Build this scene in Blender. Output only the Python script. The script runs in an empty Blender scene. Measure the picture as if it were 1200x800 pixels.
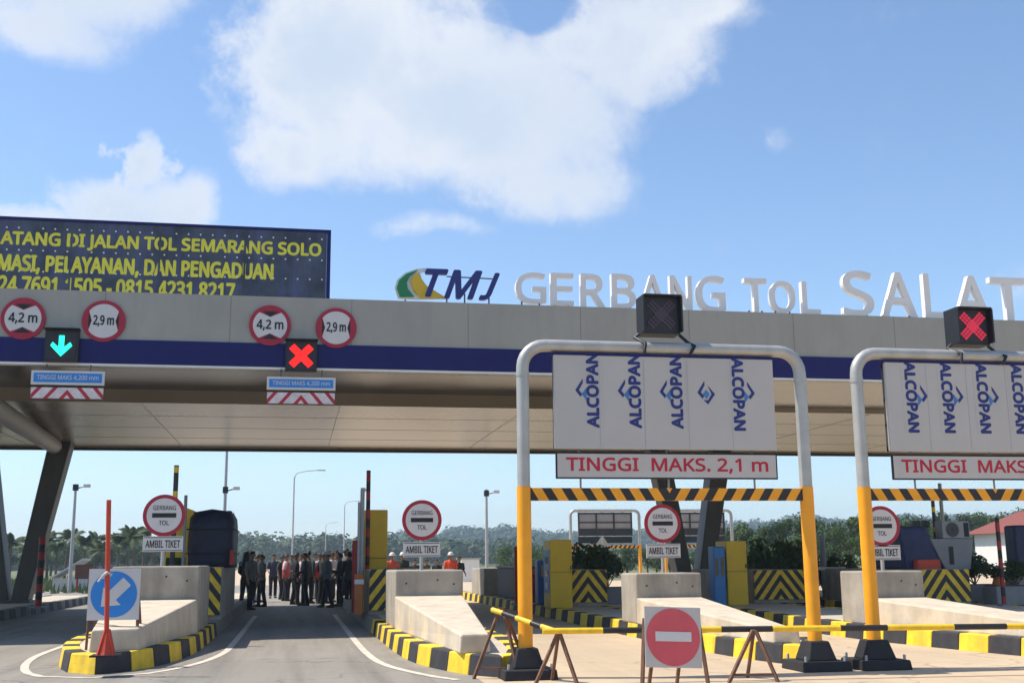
import bpy, bmesh, math, random
import numpy as np
from mathutils import Vector, Matrix
R = math.radians
S = bpy.context.scene
COL = S.collection
rnd = random.Random(7)

# ------------------------------------------------------------------ camera, sky, sun, exposure
FPX, CAM_H = 1340.0, 1.35                      # focal length in pixels of a 1200 px wide frame, eye height
def _n(v): return v / np.linalg.norm(v)
aY = _n(np.array((-254., -260., -FPX)))
aZ = _n(np.array((-67., 6971., -FPX))); aZ = _n(aZ - aY * aZ.dot(aY))
aX = np.cross(aY, aZ)
ROT = np.array([aX, aY, aZ])
cd = bpy.data.cameras.new('camera'); cam = bpy.data.objects.new('camera', cd); COL.objects.link(cam)
cd.sensor_width = 36; cd.lens = FPX / 1200 * 36; cd.clip_start = .1; cd.clip_end = 20000
M4 = Matrix.Identity(4)
for i in range(3):
    for j in range(3): M4[i][j] = ROT[i][j]
M4[2][3] = CAM_H
cam.matrix_world = M4; S.camera = cam

def at(px, py, y):
    "point of the place seen at photo pixel (px,py) at road distance y"
    d = ROT @ np.array((px - 600., 400. - py, -FPX)); t = y / d[1]
    return Vector((d[0] * t, d[1] * t, CAM_H + d[2] * t))
def gz(px, py, z=0.):
    d = ROT @ np.array((px - 600., 400. - py, -FPX)); t = (z - CAM_H) / d[2]
    return Vector((d[0] * t, d[1] * t, z))

SUNV = Vector((-.62, .17, 1)).normalized()     # towards the sun
sun_el = math.asin(SUNV.z); sun_az = math.atan2(SUNV.x, SUNV.y)
W = bpy.data.worlds.new('World'); S.world = W; W.use_nodes = True
SKY_STRENGTH = .1
def build_world():
    nt = W.node_tree; N = nt.nodes; L = nt.links; N.clear()
    out = N.new('ShaderNodeOutputWorld'); bg = N.new('ShaderNodeBackground'); bg.inputs[1].default_value = SKY_STRENGTH
    L.new(bg.outputs[0], out.inputs[0])
    sky = N.new('ShaderNodeTexSky'); sky.sky_type = 'NISHITA'; sky.sun_disc = False
    sky.sun_elevation = sun_el; sky.sun_rotation = sun_az
    sky.air_density = 1.0; sky.dust_density = .6; sky.ozone_density = 2.0
    tc = N.new('ShaderNodeTexCoord'); sep = N.new('ShaderNodeSeparateXYZ'); L.new(tc.outputs['Generated'], sep.inputs[0])
    def m(op, a, b=None, c=None, clamp=False):
        n = N.new('ShaderNodeMath'); n.operation = op; n.use_clamp = clamp
        for k, q in enumerate((a, b, c)):
            if q is None: continue
            if isinstance(q, (int, float)): n.inputs[k].default_value = q
            else: L.new(q, n.inputs[k])
        return n.outputs[0]
    ys = m('MAXIMUM', sep.outputs[1], .05)
    u = m('DIVIDE', sep.outputs[0], ys); v = m('DIVIDE', sep.outputs[2], ys)
    def noise(scale, det, rough, w=0.):
        n = N.new('ShaderNodeTexNoise'); n.noise_dimensions = '4D'; n.inputs['Scale'].default_value = scale
        n.inputs['Detail'].default_value = det; n.inputs['Roughness'].default_value = rough; n.inputs['W'].default_value = w
        L.new(tc.outputs['Generated'], n.inputs['Vector']); return n.outputs['Fac']
    n1, n2, n3 = noise(8, 12, .66, 1.), noise(30, 9, .68, 3.), noise(5, 4, .5, 8.)
    wu = m('MULTIPLY_ADD', m('SUBTRACT', n1, .5), .17, u); wv = m('MULTIPLY_ADD', m('SUBTRACT', n3, .5), .12, v)
    # cloud banks: direction (from where they stand in the sky), half extents in tangent units, weight
    banks = [(405, 70, 125, 130, 1.25), (560, 110, 200, 120, 1.2), (350, 178, 80, 38, 1.0), (470, 165, 200, 60, .95), (640, 200, 110, 70, .9),
             (720, 40, 150, 85, 1.15), (800, 5, 110, 60, 1.1), (520, -60, 250, 110, 1.1), (45, 5, 115, 58, .95), (90, -45, 150, 70, 1.0),
             (150, 232, 75, 48, 1.2), (150, 172, 26, 40, 1.15), (95, 255, 85, 28, 1.1), (195, 232, 50, 55, 1.05),
             (515, 265, 70, 16, .5), (818, 95, 26, 34, .52), (900, 163, 28, 16, .5),
             (530, 545, 110, 16, .45), (1190, 320, 60, 40, .38), (250, 560, 160, 30, .3)]
    dens = None
    for (px, py, rx, ry, wgt) in banks:
        d = ROT @ np.array((px - 600., 400. - py, -FPX)); cu, cv = d[0] / d[1], d[2] / d[1]
        a = m('DIVIDE', m('SUBTRACT', wu, cu), rx / FPX * 1.02); b = m('DIVIDE', m('SUBTRACT', wv, cv), ry / FPX * 1.02)
        r2 = m('ADD', m('MULTIPLY', a, a), m('MULTIPLY', b, b))
        q = m('MULTIPLY', m('SUBTRACT', 1., m('MULTIPLY', r2, .62), clamp=True), wgt)
        dens = q if dens is None else m('MAXIMUM', dens, q)
    # the blue hole at the top of the big bank
    d = ROT @ np.array((600 - 600., 400. + 14, -FPX)); cu, cv = d[0] / d[1], d[2] / d[1]
    a = m('DIVIDE', m('SUBTRACT', wu, cu), 78 / FPX); b = m('DIVIDE', m('SUBTRACT', wv, cv), 52 / FPX)
    hole = m('MULTIPLY', m('SUBTRACT', m('ADD', m('MULTIPLY', n1, 1.7), m('MULTIPLY', n2, .7)), m('ADD', m('MULTIPLY', a, a), m('MULTIPLY', b, b)), clamp=True), .85)
    dens = m('SUBTRACT', dens, hole)
    front = m('GREATER_THAN', sep.outputs[1], .1)
    # loose cloud elsewhere in the sky
    nb = noise(2.2, 8, .6, 5.); back = m('MULTIPLY', m('SUBTRACT', nb, .60), 5., clamp=True)
    dens = m('ADD', m('MULTIPLY', dens, front), m('MULTIPLY', back, m('SUBTRACT', 1., front)))
    dn = m('ADD', dens, m('MULTIPLY', m('SUBTRACT', m('ADD', m('MULTIPLY', n1, .58), m('MULTIPLY', n2, .42)), .5), 2.4))
    mr = N.new('ShaderNodeMapRange'); mr.interpolation_type = 'SMOOTHSTEP'
    mr.inputs['From Min'].default_value = .13; mr.inputs['From Max'].default_value = 1.02; L.new(dn, mr.inputs['Value'])
    cov = m('MULTIPLY', mr.outputs[0], .95)
    shade = N.new('ShaderNodeMapRange'); shade.interpolation_type = 'SMOOTHSTEP'
    L.new(m('ADD', m('MULTIPLY', dn, .55), m('MULTIPLY', n3, .8)), shade.inputs['Value']); shade.inputs['From Min'].default_value = .66; shade.inputs['From Max'].default_value = 1.25
    cc = N.new('ShaderNodeMix'); cc.data_type = 'RGBA'; L.new(shade.outputs[0], cc.inputs['Factor'])
    k = 1. / SKY_STRENGTH
    cc.inputs['A'].default_value = (.84 * k * CLOUD, .86 * k * CLOUD, .90 * k * CLOUD, 1); cc.inputs['B'].default_value = (.60 * k * CLOUD, .69 * k * CLOUD, .82 * k * CLOUD, 1)
    gn = N.new('ShaderNodeMix'); gn.data_type = 'RGBA'; gn.blend_type = 'MULTIPLY'; gn.inputs['Factor'].default_value = 1
    L.new(sky.outputs[0], gn.inputs['A']); gn.inputs['B'].default_value = SKY_TINT
    mx = N.new('ShaderNodeMix'); mx.data_type = 'RGBA'; L.new(cov, mx.inputs['Factor']); L.new(gn.outputs['Result'], mx.inputs['A']); L.new(cc.outputs['Result'], mx.inputs['B'])
    L.new(mx.outputs['Result'], bg.inputs[0])
CLOUD = .86
SKY_TINT = (1.30, 1.42, 1.52, 1)
build_world()
ld = bpy.data.lights.new('sun', 'SUN'); ld.energy = 5.0; ld.angle = R(.53); ld.color = (1, .93, .82)
sun = bpy.data.objects.new('sun', ld); COL.objects.link(sun); sun.rotation_euler = (-SUNV).to_track_quat('-Z', 'Y').to_euler()
sun.location = (0, 0, 60)
S.view_settings.view_transform = 'Standard'; S.view_settings.look = 'None'; S.view_settings.gamma = 1
S.view_settings.exposure = .35
S.cycles.max_bounces = 8; S.cycles.volume_bounces = 1; S.cycles.use_denoising = True

# ------------------------------------------------------------------ helpers
def tag(o, label=None, cat=None, group=None, kind=None):
    if label: o['label'] = label
    if cat: o['category'] = cat
    if group: o['group'] = group
    if kind: o['kind'] = kind
    return o
def thing(name, label, cat, loc=(0, 0, 0), rz=0, group=None):
    o = bpy.data.objects.new(name, None); COL.objects.link(o); o.location = loc; o.rotation_euler = (0, 0, rz); o.empty_display_size = .2
    return tag(o, label, cat, group)
def kids(o): return [c for c in bpy.data.objects if c.parent == o]
def dup(root, loc=None, rz=None, label=None, group=None):
    def cp(o, par):
        c = o.copy(); COL.objects.link(c)
        if par is not None: c.parent = par
        for ch in CH.get(o.name, []): CH.setdefault(c.name, []).append(cp(ch, c))
        return c
    r = cp(root, None)
    if loc is not None: r.location = loc
    if rz is not None: r.rotation_euler[2] = rz
    if label: r['label'] = label
    if group: r['group'] = group
    return r
CH = {}                                         # children by parent name

class MB:
    "collects shapes, then links them as ONE mesh object with one slot per material"
    def __init__(s): s.v = []; s.f = []; s.m = []; s.sm = []; s.mats = []
    def mi(s, m):
        if m not in s.mats: s.mats.append(m)
        return s.mats.index(m)
    def add(s, vs, fs, m, smooth=False, X=None):
        b = len(s.v); k = s.mi(m)
        s.v += [tuple(X @ Vector(p)) if X is not None else tuple(p) for p in vs]
        for f in fs: s.f.append([b + i for i in f]); s.m.append(k); s.sm.append(smooth)
    def box(s, a, b, m, X=None):
        x0, y0, z0 = a; x1, y1, z1 = b
        s.add([(x0, y0, z0), (x1, y0, z0), (x1, y1, z0), (x0, y1, z0), (x0, y0, z1), (x1, y0, z1), (x1, y1, z1), (x0, y1, z1)],
              [(0, 3, 2, 1), (4, 5, 6, 7), (0, 1, 5, 4), (1, 2, 6, 5), (2, 3, 7, 6), (3, 0, 4, 7)], m, False, X)
    def hexa(s, lo, hi, m):                     # two rings of equal count, bottom and top
        n = len(lo); fs = [tuple(range(n))[::-1], tuple(range(n, 2 * n))] + [(i, (i + 1) % n, n + (i + 1) % n, n + i) for i in range(n)]
        s.add(list(lo) + list(hi), fs, m)
    def prism_xz(s, pts, y0, y1, m):            # outline in x,z, thickness along y
        s.hexa([(x, y0, z) for x, z in pts], [(x, y1, z) for x, z in pts], m)
    def sheet_xz(s, pts, y, m): s.add([(x, y, z) for x, z in pts], [tuple(range(len(pts)))], m)
    def tube(s, path, r, m, n=10, cap=True, smooth=True):
        path = [Vector(p) for p in path]; rs = r if isinstance(r, (list, tuple)) else [r] * len(path)
        vs = []; up = Vector((0, 0, 1))
        for i, p in enumerate(path):
            t = (path[min(i + 1, len(path) - 1)] - path[max(i - 1, 0)]).normalized()
            if i == 0:
                u = t.cross(up); u = t.cross(Vector((1, 0, 0))) if u.length < 1e-3 else u
                u.normalize()
            else: u = (u - t * u.dot(t)).normalized()
            w = t.cross(u)
            vs += [p + (u * math.cos(2 * math.pi * k / n) + w * math.sin(2 * math.pi * k / n)) * rs[i] for k in range(n)]
        fs = [(i * n + k, i * n + (k + 1) % n, (i + 1) * n + (k + 1) % n, (i + 1) * n + k) for i in range(len(path) - 1) for k in range(n)]
        s.add(vs, fs, m, smooth)
        if cap: s.add(vs[:n], [tuple(range(n))[::-1]], m); s.add(vs[-n:], [tuple(range(n))], m)
    def bar(s, a, b, w, m, h=None):             # square bar
        a, b = Vector(a), Vector(b); t = (b - a).normalized(); u = t.cross(Vector((0, 0, 1)))
        if u.length < 1e-3: u = Vector((1, 0, 0))
        u.normalize(); q = t.cross(u); h = h or w
        o = [u * sx * w / 2 + q * sy * h / 2 for sx, sy in ((-1, -1), (1, -1), (1, 1), (-1, 1))]
        s.hexa([a + k for k in o], [b + k for k in o], m)
    def disc_xz(s, c, r0, r1, y, m, n=40, yb=None):  # ring (r0>0) or disc facing -y; thick when yb is given
        a = [2 * math.pi * k / n for k in range(n)]
        O = [(c[0] + r1 * math.cos(t), y, c[1] + r1 * math.sin(t)) for t in a]
        if r0 > 0:
            I = [(c[0] + r0 * math.cos(t), y, c[1] + r0 * math.sin(t)) for t in a]
            s.add(O + I, [(k, (k + 1) % n, n + (k + 1) % n, n + k) for k in range(n)], m)
        else: s.add(O, [tuple(range(n))], m)
        if yb is not None:
            B = [(x, yb, z) for x, _, z in O]; s.add(O + B, [(k, (k + 1) % n, n + (k + 1) % n, n + k) for k in range(n)] + [tuple(range(n, 2 * n))], m)
    def text(s, t, cx, cz, y, w, h, m, rot=0, shear=0, bold=.0, depth=0, dx=0):
        "lettering facing -y, fitted to a box w x h centred on (cx,cz); rot turns it in its plane"
        vs, fs = glyphs(t, shear, bold, depth > 0)
        if w is None: w = h * (1.0 * (max(p[0] for p in vs) - min(p[0] for p in vs)))/ (max(p[1] for p in vs) - min(p[1] for p in vs))
        xs = [p[0] for p in vs]; zs = [p[1] for p in vs]; x0, x1, z0, z1 = min(xs), max(xs), min(zs), max(zs)
        c, q = math.cos(rot), math.sin(rot); o = []
        for p in vs:
            a = ((p[0] - x0) / (x1 - x0) - .5) * w; b = ((p[1] - z0) / (z1 - z0) - .5) * h
            o.append((cx + a * c - b * q, y - (p[2] * depth if depth else 0), cz + a * q + b * c))
        s.add(o, fs, m)
        if bold:                                # heavier strokes: the same outlines struck again beside themselves
            e = bold * h * 1.6; d_ = .0004
            for k, (ex, ez) in enumerate(((e, 0), (-e, 0), (0, e), (0, -e), (e * .7, e * .7), (-e * .7, -e * .7), (e * .7, -e * .7), (-e * .7, e * .7))):
                s.add([(p[0] + ex, p[1] + d_ * (k + 1), p[2] + ez) for p in o], fs, m)
    def build(s, name, parent=None, bevel=0, label=None, recalc=True, kind=None):
        me = bpy.data.meshes.new(name); me.from_pydata(s.v, [], s.f)
        for m in s.mats: me.materials.append(m)
        me.polygons.foreach_set('material_index', s.m); me.polygons.foreach_set('use_smooth', s.sm)
        if recalc:
            bm = bmesh.new(); bm.from_mesh(me)
            if bevel: bmesh.ops.remove_doubles(bm, verts=bm.verts, dist=1e-5)
            bmesh.ops.recalc_face_normals(bm, faces=bm.faces); bm.to_mesh(me); bm.free()
        me.update()
        o = bpy.data.objects.new(name, me); COL.objects.link(o)
        if parent is not None: o.parent = parent; CH.setdefault(parent.name, []).append(o)
        if bevel:
            b = o.modifiers.new('edge', 'BEVEL'); b.width = bevel; b.segments = 2; b.limit_method = 'ANGLE'; b.angle_limit = R(35)
        if label: o['label'] = label
        if kind: o['kind'] = kind
        return o
_G = {}
try: SANS = bpy.data.fonts.load(bpy.utils.system_resource('DATAFILES', path='fonts') + '/NotoSansHebrew-Regular.woff2')
except Exception: SANS = None
def glyphs(t, shear=0, bold=0, solid=False):
    k = (t, shear, bold, solid)
    if k not in _G:
        c = bpy.data.curves.new('glyph', 'FONT'); c.body = t; c.shear = shear
        if SANS: c.font = SANS
        c.offset = 0; c.resolution_u = 2
        if solid: c.extrude = .5
        o = bpy.data.objects.new('glyph', c); COL.objects.link(o); bpy.context.view_layer.update()
        me = bpy.data.meshes.new_from_object(o.evaluated_get(bpy.context.evaluated_depsgraph_get()))
        _G[k] = ([tuple(v.co) for v in me.vertices], [tuple(p.vertices) for p in me.polygons])
        bpy.data.objects.remove(o); bpy.data.meshes.remove(me); bpy.data.curves.remove(c)
    return _G[k]

# ------------------------------------------------------------------ materials
def mat(name, col, rough=.6, metal=0., var=.12, scale=3., bump=0., bscale=40., streak=0., dirt_sheen=None, emit=0, spec=.4, coord='Object'):
    m = bpy.data.materials.new(name); m.use_nodes = True; nt = m.node_tree; N = nt.nodes; L = nt.links
    p = N['Principled BSDF']; p.inputs['Roughness'].default_value = rough; p.inputs['Metallic'].default_value = metal
    p.inputs['Specular IOR Level'].default_value = spec
    col = tuple(col) + (1,)
    tc = N.new('ShaderNodeTexCoord')
    def noise(sc, det=5, vec=None, rg=.6):
        n = N.new('ShaderNodeTexNoise'); n.inputs['Scale'].default_value = sc; n.inputs['Detail'].default_value = det; n.inputs['Roughness'].default_value = rg
        L.new(vec or tc.outputs[coord], n.inputs['Vector']); return n.outputs['Fac']
    cur = None
    if var > 0:
        mr = N.new('ShaderNodeMapRange'); L.new(noise(scale), mr.inputs['Value']); mr.inputs['From Min'].default_value = .25; mr.inputs['From Max'].default_value = .75
        mr.inputs['To Min'].default_value = 1 - var; mr.inputs['To Max'].default_value = 1 + var
        h = N.new('ShaderNodeVectorMath'); h.operation = 'SCALE'; h.inputs[0].default_value = col[:3]; L.new(mr.outputs[0], h.inputs['Scale']); cur = h.outputs[0]
    if streak > 0:
        mp = N.new('ShaderNodeMapping'); mp.inputs['Scale'].default_value = (2.2, 2.2, .45); L.new(tc.outputs[coord], mp.inputs[0])
        mr = N.new('ShaderNodeMapRange'); L.new(noise(1.6, 6, mp.outputs[0]), mr.inputs['Value']); mr.inputs['From Min'].default_value = .45; mr.inputs['From Max'].default_value = .72
        mr.inputs['To Min'].default_value = 0; mr.inputs['To Max'].default_value = streak
        mx = N.new('ShaderNodeMix'); mx.data_type = 'RGBA'; L.new(mr.outputs[0], mx.inputs['Factor'])
        if cur: L.new(cur, mx.inputs['A'])
        else: mx.inputs['A'].default_value = col
        mx.inputs['B'].default_value = tuple(dirt_sheen or tuple(c * .35 for c in col[:3])) + (1,); cur = mx.outputs['Result']
    if cur: L.new(cur, p.inputs['Base Color'])
    else: p.inputs['Base Color'].default_value = col
    if bump > 0:
        b = N.new('ShaderNodeBump'); b.inputs['Strength'].default_value = bump; b.inputs['Distance'].default_value = .02
        L.new(noise(bscale, 6), b.inputs['Height']); L.new(b.outputs[0], p.inputs['Normal'])
    if emit: p.inputs['Emission Color'].default_value = col; p.inputs['Emission Strength'].default_value = emit
    return m
def stripes(name, c1, c2, kx, kz, period, fold=False, rough=.5, duty=.5, phase=0., ky=0., var=.2):
    "painted bands: u = kx*x (or |x|) + kz*z in the part's own space"
    m = mat(name, c1, rough, var=0); nt = m.node_tree; N = nt.nodes; L = nt.links; p = N['Principled BSDF']
    tc = N.new('ShaderNodeTexCoord'); sp = N.new('ShaderNodeSeparateXYZ'); L.new(tc.outputs['Object'], sp.inputs[0])
    def mm(op, a, b=None):
        n = N.new('ShaderNodeMath'); n.operation = op
        for k, q in enumerate((a, b)):
            if q is None: continue
            if isinstance(q, (int, float)): n.inputs[k].default_value = q
            else: L.new(q, n.inputs[k])
        return n.outputs[0]
    x = mm('ABSOLUTE', sp.outputs[0]) if fold else sp.outputs[0]
    u = mm('ADD', mm('ADD', mm('MULTIPLY', x, kx), mm('MULTIPLY', sp.outputs[2], kz)), mm('ADD', mm('MULTIPLY', sp.outputs[1], ky), phase + 50 * period))
    f = mm('LESS_THAN', mm('FRACT', mm('DIVIDE', u, period)), duty)
    n = N.new('ShaderNodeTexNoise'); n.inputs['Scale'].default_value = 7; n.inputs['Detail'].default_value = 6; L.new(tc.outputs['Object'], n.inputs['Vector'])
    mr = N.new('ShaderNodeMapRange'); L.new(n.outputs['Fac'], mr.inputs['Value']); mr.inputs['From Min'].default_value = .3; mr.inputs['From Max'].default_value = .7
    mr.inputs['To Min'].default_value = 1 - var; mr.inputs['To Max'].default_value = 1 + var * .5
    mx = N.new('ShaderNodeMix'); mx.data_type = 'RGBA'; L.new(f, mx.inputs['Factor']); mx.inputs['A'].default_value = tuple(c2) + (1,); mx.inputs['B'].default_value = tuple(c1) + (1,)
    sc = N.new('ShaderNodeVectorMath'); sc.operation = 'SCALE'; L.new(mx.outputs['Result'], sc.inputs[0]); L.new(mr.outputs[0], sc.inputs['Scale'])
    L.new(sc.outputs[0], p.inputs['Base Color']); return m
YEL, BLK = (.82, .52, .03), (.028, .028, .032)
M = dict(
    concrete=mat('concrete', (.36, .32, .265), .85, var=.22, scale=2.2, bump=.35, bscale=30, streak=.65, dirt_sheen=(.20, .175, .14)),
    concrete_pale=mat('concrete_pale', (.58, .49, .375), .85, var=.17, scale=2.5, bump=.3, bscale=35, streak=.55, dirt_sheen=(.36, .31, .24)),
    paving=mat('paving', (.50, .43, .33), .9, var=.16, scale=1.6, bump=.3, bscale=25),
    kerb_yellow=mat('kerb_yellow', (.80, .54, .03), .7, var=.2, scale=5, bump=.3, bscale=35, streak=.6, dirt_sheen=(.3, .22, .06)),
    kerb_black=mat('kerb_black', (.030, .030, .036), .75, var=.35, scale=6, bump=.2, bscale=35, streak=.18, dirt_sheen=(.12, .105, .085)),
    kerb_plain=mat('kerb_plain', (.24, .215, .17), .85, var=.2, scale=3, streak=.3),
    kerb_grey=mat('kerb_grey', (.20, .19, .17), .85, var=.2, scale=3),
    white_line=mat('white_line', (.58, .52, .43), .7, var=.28, scale=6, streak=0),
    cladding=mat('cladding', (.34, .315, .27), .38, var=.07, scale=.7, spec=.5, streak=.28, dirt_sheen=(.22, .205, .18)),
    seam=mat('seam', (.20, .19, .17), .7, var=0),
    navy=mat('navy', (.012, .013, .105), .5, var=.10, scale=1.5, spec=.2),
    white_trim=mat('white_trim', (.72, .72, .70), .5, var=.06),
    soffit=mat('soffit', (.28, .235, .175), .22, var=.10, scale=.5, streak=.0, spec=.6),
    soffit_shade=mat('soffit_shade', (.10, .085, .068), .25, var=.2, scale=.4, spec=.6),  # darker copy of soffit: shade of the front left bay put into the colour
    dark_trim=mat('dark_trim', (.03, .03, .032), .5, var=.1),
    roof=mat('roof', (.35, .34, .33), .6, var=.1),
    steel_dark=mat('steel_dark', (.085, .078, .072), .5, var=.15, scale=1.5, streak=.2),
    galv=mat('galv', (.42, .41, .385), .42, metal=.3, var=.14, scale=5, streak=.3, dirt_sheen=(.26, .23, .19)),
    galv_dull=mat('galv_dull', (.38, .38, .38), .55, metal=.2, var=.12, scale=5),
    orange=mat('orange', (.88, .36, .010), .48, var=.10, scale=4, streak=.35, dirt_sheen=(.5, .22, .03)),
    rubber=mat('rubber', (.018, .018, .020), .7, var=.25, scale=6),
    rust=mat('rust', (.15, .075, .045), .8, var=.45, scale=9),
    panel=mat('panel', (.47, .44, .415), .45, var=.05, scale=2, streak=.12, dirt_sheen=(.42, .40, .38)),
    panel_back=mat('panel_back', (.30, .28, .26), .6, var=.1),
    ink=mat('ink', (.020, .030, .17), .5, var=.1), ink_blue=mat('ink_blue', (.06, .18, .42), .5, var=.1),
    ink_grey=mat('ink_grey', (.35, .36, .42), .6, var=.1),
    board_white=mat('board_white', (.50, .46, .43), .45, var=.06, scale=5),
    sign_white=mat('sign_white', (.60, .57, .555), .4, var=.05, scale=6), sign_red=mat('sign_red', (.36, .012, .035), .4, var=.08, scale=6),
    sign_pink=mat('sign_pink', (.60, .085, .10), .45, var=.08, scale=6, streak=.12, dirt_sheen=(.68, .28, .26)), sign_black=mat('sign_black', (.012, .012, .014), .5, var=0),
    sign_blue=mat('sign_blue', (.025, .22, .62), .4, var=.06, scale=5), red_text=mat('red_text', (.46, .012, .035), .5, var=.08),
    red_post=mat('red_post', (.56, .055, .022), .5, var=.12, scale=8), red_dark=mat('red_dark', (.36, .03, .02), .6, var=.2, scale=5),
    rail_yellow=mat('rail_yellow', (.80, .50, .02), .45, var=.2, scale=9), rail_black=mat('rail_black', (.022, .02, .02), .5, var=.2, scale=9),
    black_case=mat('black_case', (.016, .017, .020), .45, var=.2, scale=8), lens=mat('lens', (.028, .026, .034), .6, var=.3, scale=60),
    led_red=mat('led_red', (1., .012, .008), .5, var=0, emit=1.15), led_green=mat('led_green', (.02, .85, .50), .5, var=0, emit=1.3),
    led_dim=mat('led_dim', (.62, .03, .07), .5, var=0, emit=.35), led_off=mat('led_off', (.07, .055, .075), .6, var=0),
    billboard=mat('billboard', (.048, .056, .078), .4, var=.85, scale=1.3, streak=.8, dirt_sheen=(.085, .085, .20)), board_yellow=mat('board_yellow', (.74, .66, .05), .5, var=.15, scale=3),  # billboard mottling and streak colour paint in blotchy reflections
    tarp=mat('tarp', (.010, .012, .030), .6, var=.3, scale=4, bump=.3, bscale=9), tarp_blue=mat('tarp_blue', (.018, .025, .085), .5, var=.3, scale=3, bump=.3, bscale=8),
    machine_yellow=mat('machine_yellow', (.66, .40, .015), .45, var=.08, scale=3), machine_navy=mat('machine_navy', (.02, .09, .28), .45, var=.1), machine_blue=mat('machine_blue', (.035, .17, .40), .4, var=.08), glass_dark=mat('glass_dark', (.01, .012, .02), .12, var=0, spec=.7),
    orange_brown=mat('orange_brown', (.42, .13, .03), .6, var=.15), logo_green=mat('logo_green', (.015, .20, .07), .45, var=.05), logo_yellow=mat('logo_yellow', (.62, .40, .02), .45, var=.05),
    letter=mat('letter', (.74, .71, .69), .4, var=.04, scale=3, streak=.08, dirt_sheen=(.55, .52, .5)),
    wall_white=mat('wall_white', (.74, .72, .68), .8, var=.06, streak=.15, dirt_sheen=(.5, .48, .44)), roof_red=mat('roof_red', (.19, .055, .042), .8, var=.2, scale=5, bump=.3),
    board_brown=mat('board_brown', (.12, .055, .04), .8, var=.2), canvas=mat('canvas', (.50, .50, .46), .8, var=.12),
    bark=mat('bark', (.11, .085, .06), .95, var=.3, scale=6, bump=.4), soil=mat('soil', (.10, .075, .05), .95, var=.3),
    ac=mat('ac', (.30, .30, .30), .5, var=.08), grey_metal=mat('grey_metal', (.22, .22, .23), .5, var=.1),
    black_hair=mat('black_hair', (.012, .010, .009), .6, var=.2), skin=mat('skin', (.27, .145, .085), .6, var=.08), shoe=mat('shoe', (.02, .018, .016), .6, var=.1),
)
def leafmat(name, a, b, tr=.25):
    m = bpy.data.materials.new(name); m.use_nodes = True; nt = m.node_tree; N = nt.nodes; L = nt.links; p = N['Principled BSDF']
    tc = N.new('ShaderNodeTexCoord'); n = N.new('ShaderNodeTexNoise'); n.inputs['Scale'].default_value = 1.1; n.inputs['Detail'].default_value = 5; L.new(tc.outputs['Object'], n.inputs['Vector'])
    oi = N.new('ShaderNodeObjectInfo'); ad = N.new('ShaderNodeMath'); ad.operation = 'MULTIPLY_ADD'; L.new(oi.outputs['Random'], ad.inputs[0]); ad.inputs[1].default_value = .35; L.new(n.outputs['Fac'], ad.inputs[2])
    mr = N.new('ShaderNodeMapRange'); L.new(ad.outputs[0], mr.inputs['Value']); mr.inputs['From Min'].default_value = .40; mr.inputs['From Max'].default_value = .95
    mx = N.new('ShaderNodeMix'); mx.data_type = 'RGBA'; L.new(mr.outputs[0], mx.inputs['Factor']); mx.inputs['A'].default_value = a + (1,); mx.inputs['B'].default_value = b + (1,)
    L.new(mx.outputs['Result'], p.inputs['Base Color']); p.inputs['Roughness'].default_value = .65; p.inputs['Specular IOR Level'].default_value = .25
    t = N.new('ShaderNodeBsdfTranslucent'); L.new(mx.outputs['Result'], t.inputs[0]); ms = N.new('ShaderNodeMixShader'); ms.inputs[0].default_value = tr
    L.new(p.outputs[0], ms.inputs[1]); L.new(t.outputs[0], ms.inputs[2]); L.new(ms.outputs[0], N['Material Output'].inputs[0]); return m
M['leaf'] = leafmat('leaf', (.024, .056, .012), (.066, .108, .022))
M['leaf_palm'] = leafmat('leaf_palm', (.045, .075, .025), (.10, .13, .045))
M['leaf_dark'] = leafmat('leaf_dark', (.022, .050, .012), (.055, .095, .022))
M['leaf_far'] = leafmat('leaf_far', (.026, .055, .020), (.055, .090, .030), .12)
M['grass'] = mat('grass', (.09, .12, .035), .95, var=.4, scale=.15, bump=.3, bscale=3)

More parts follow.
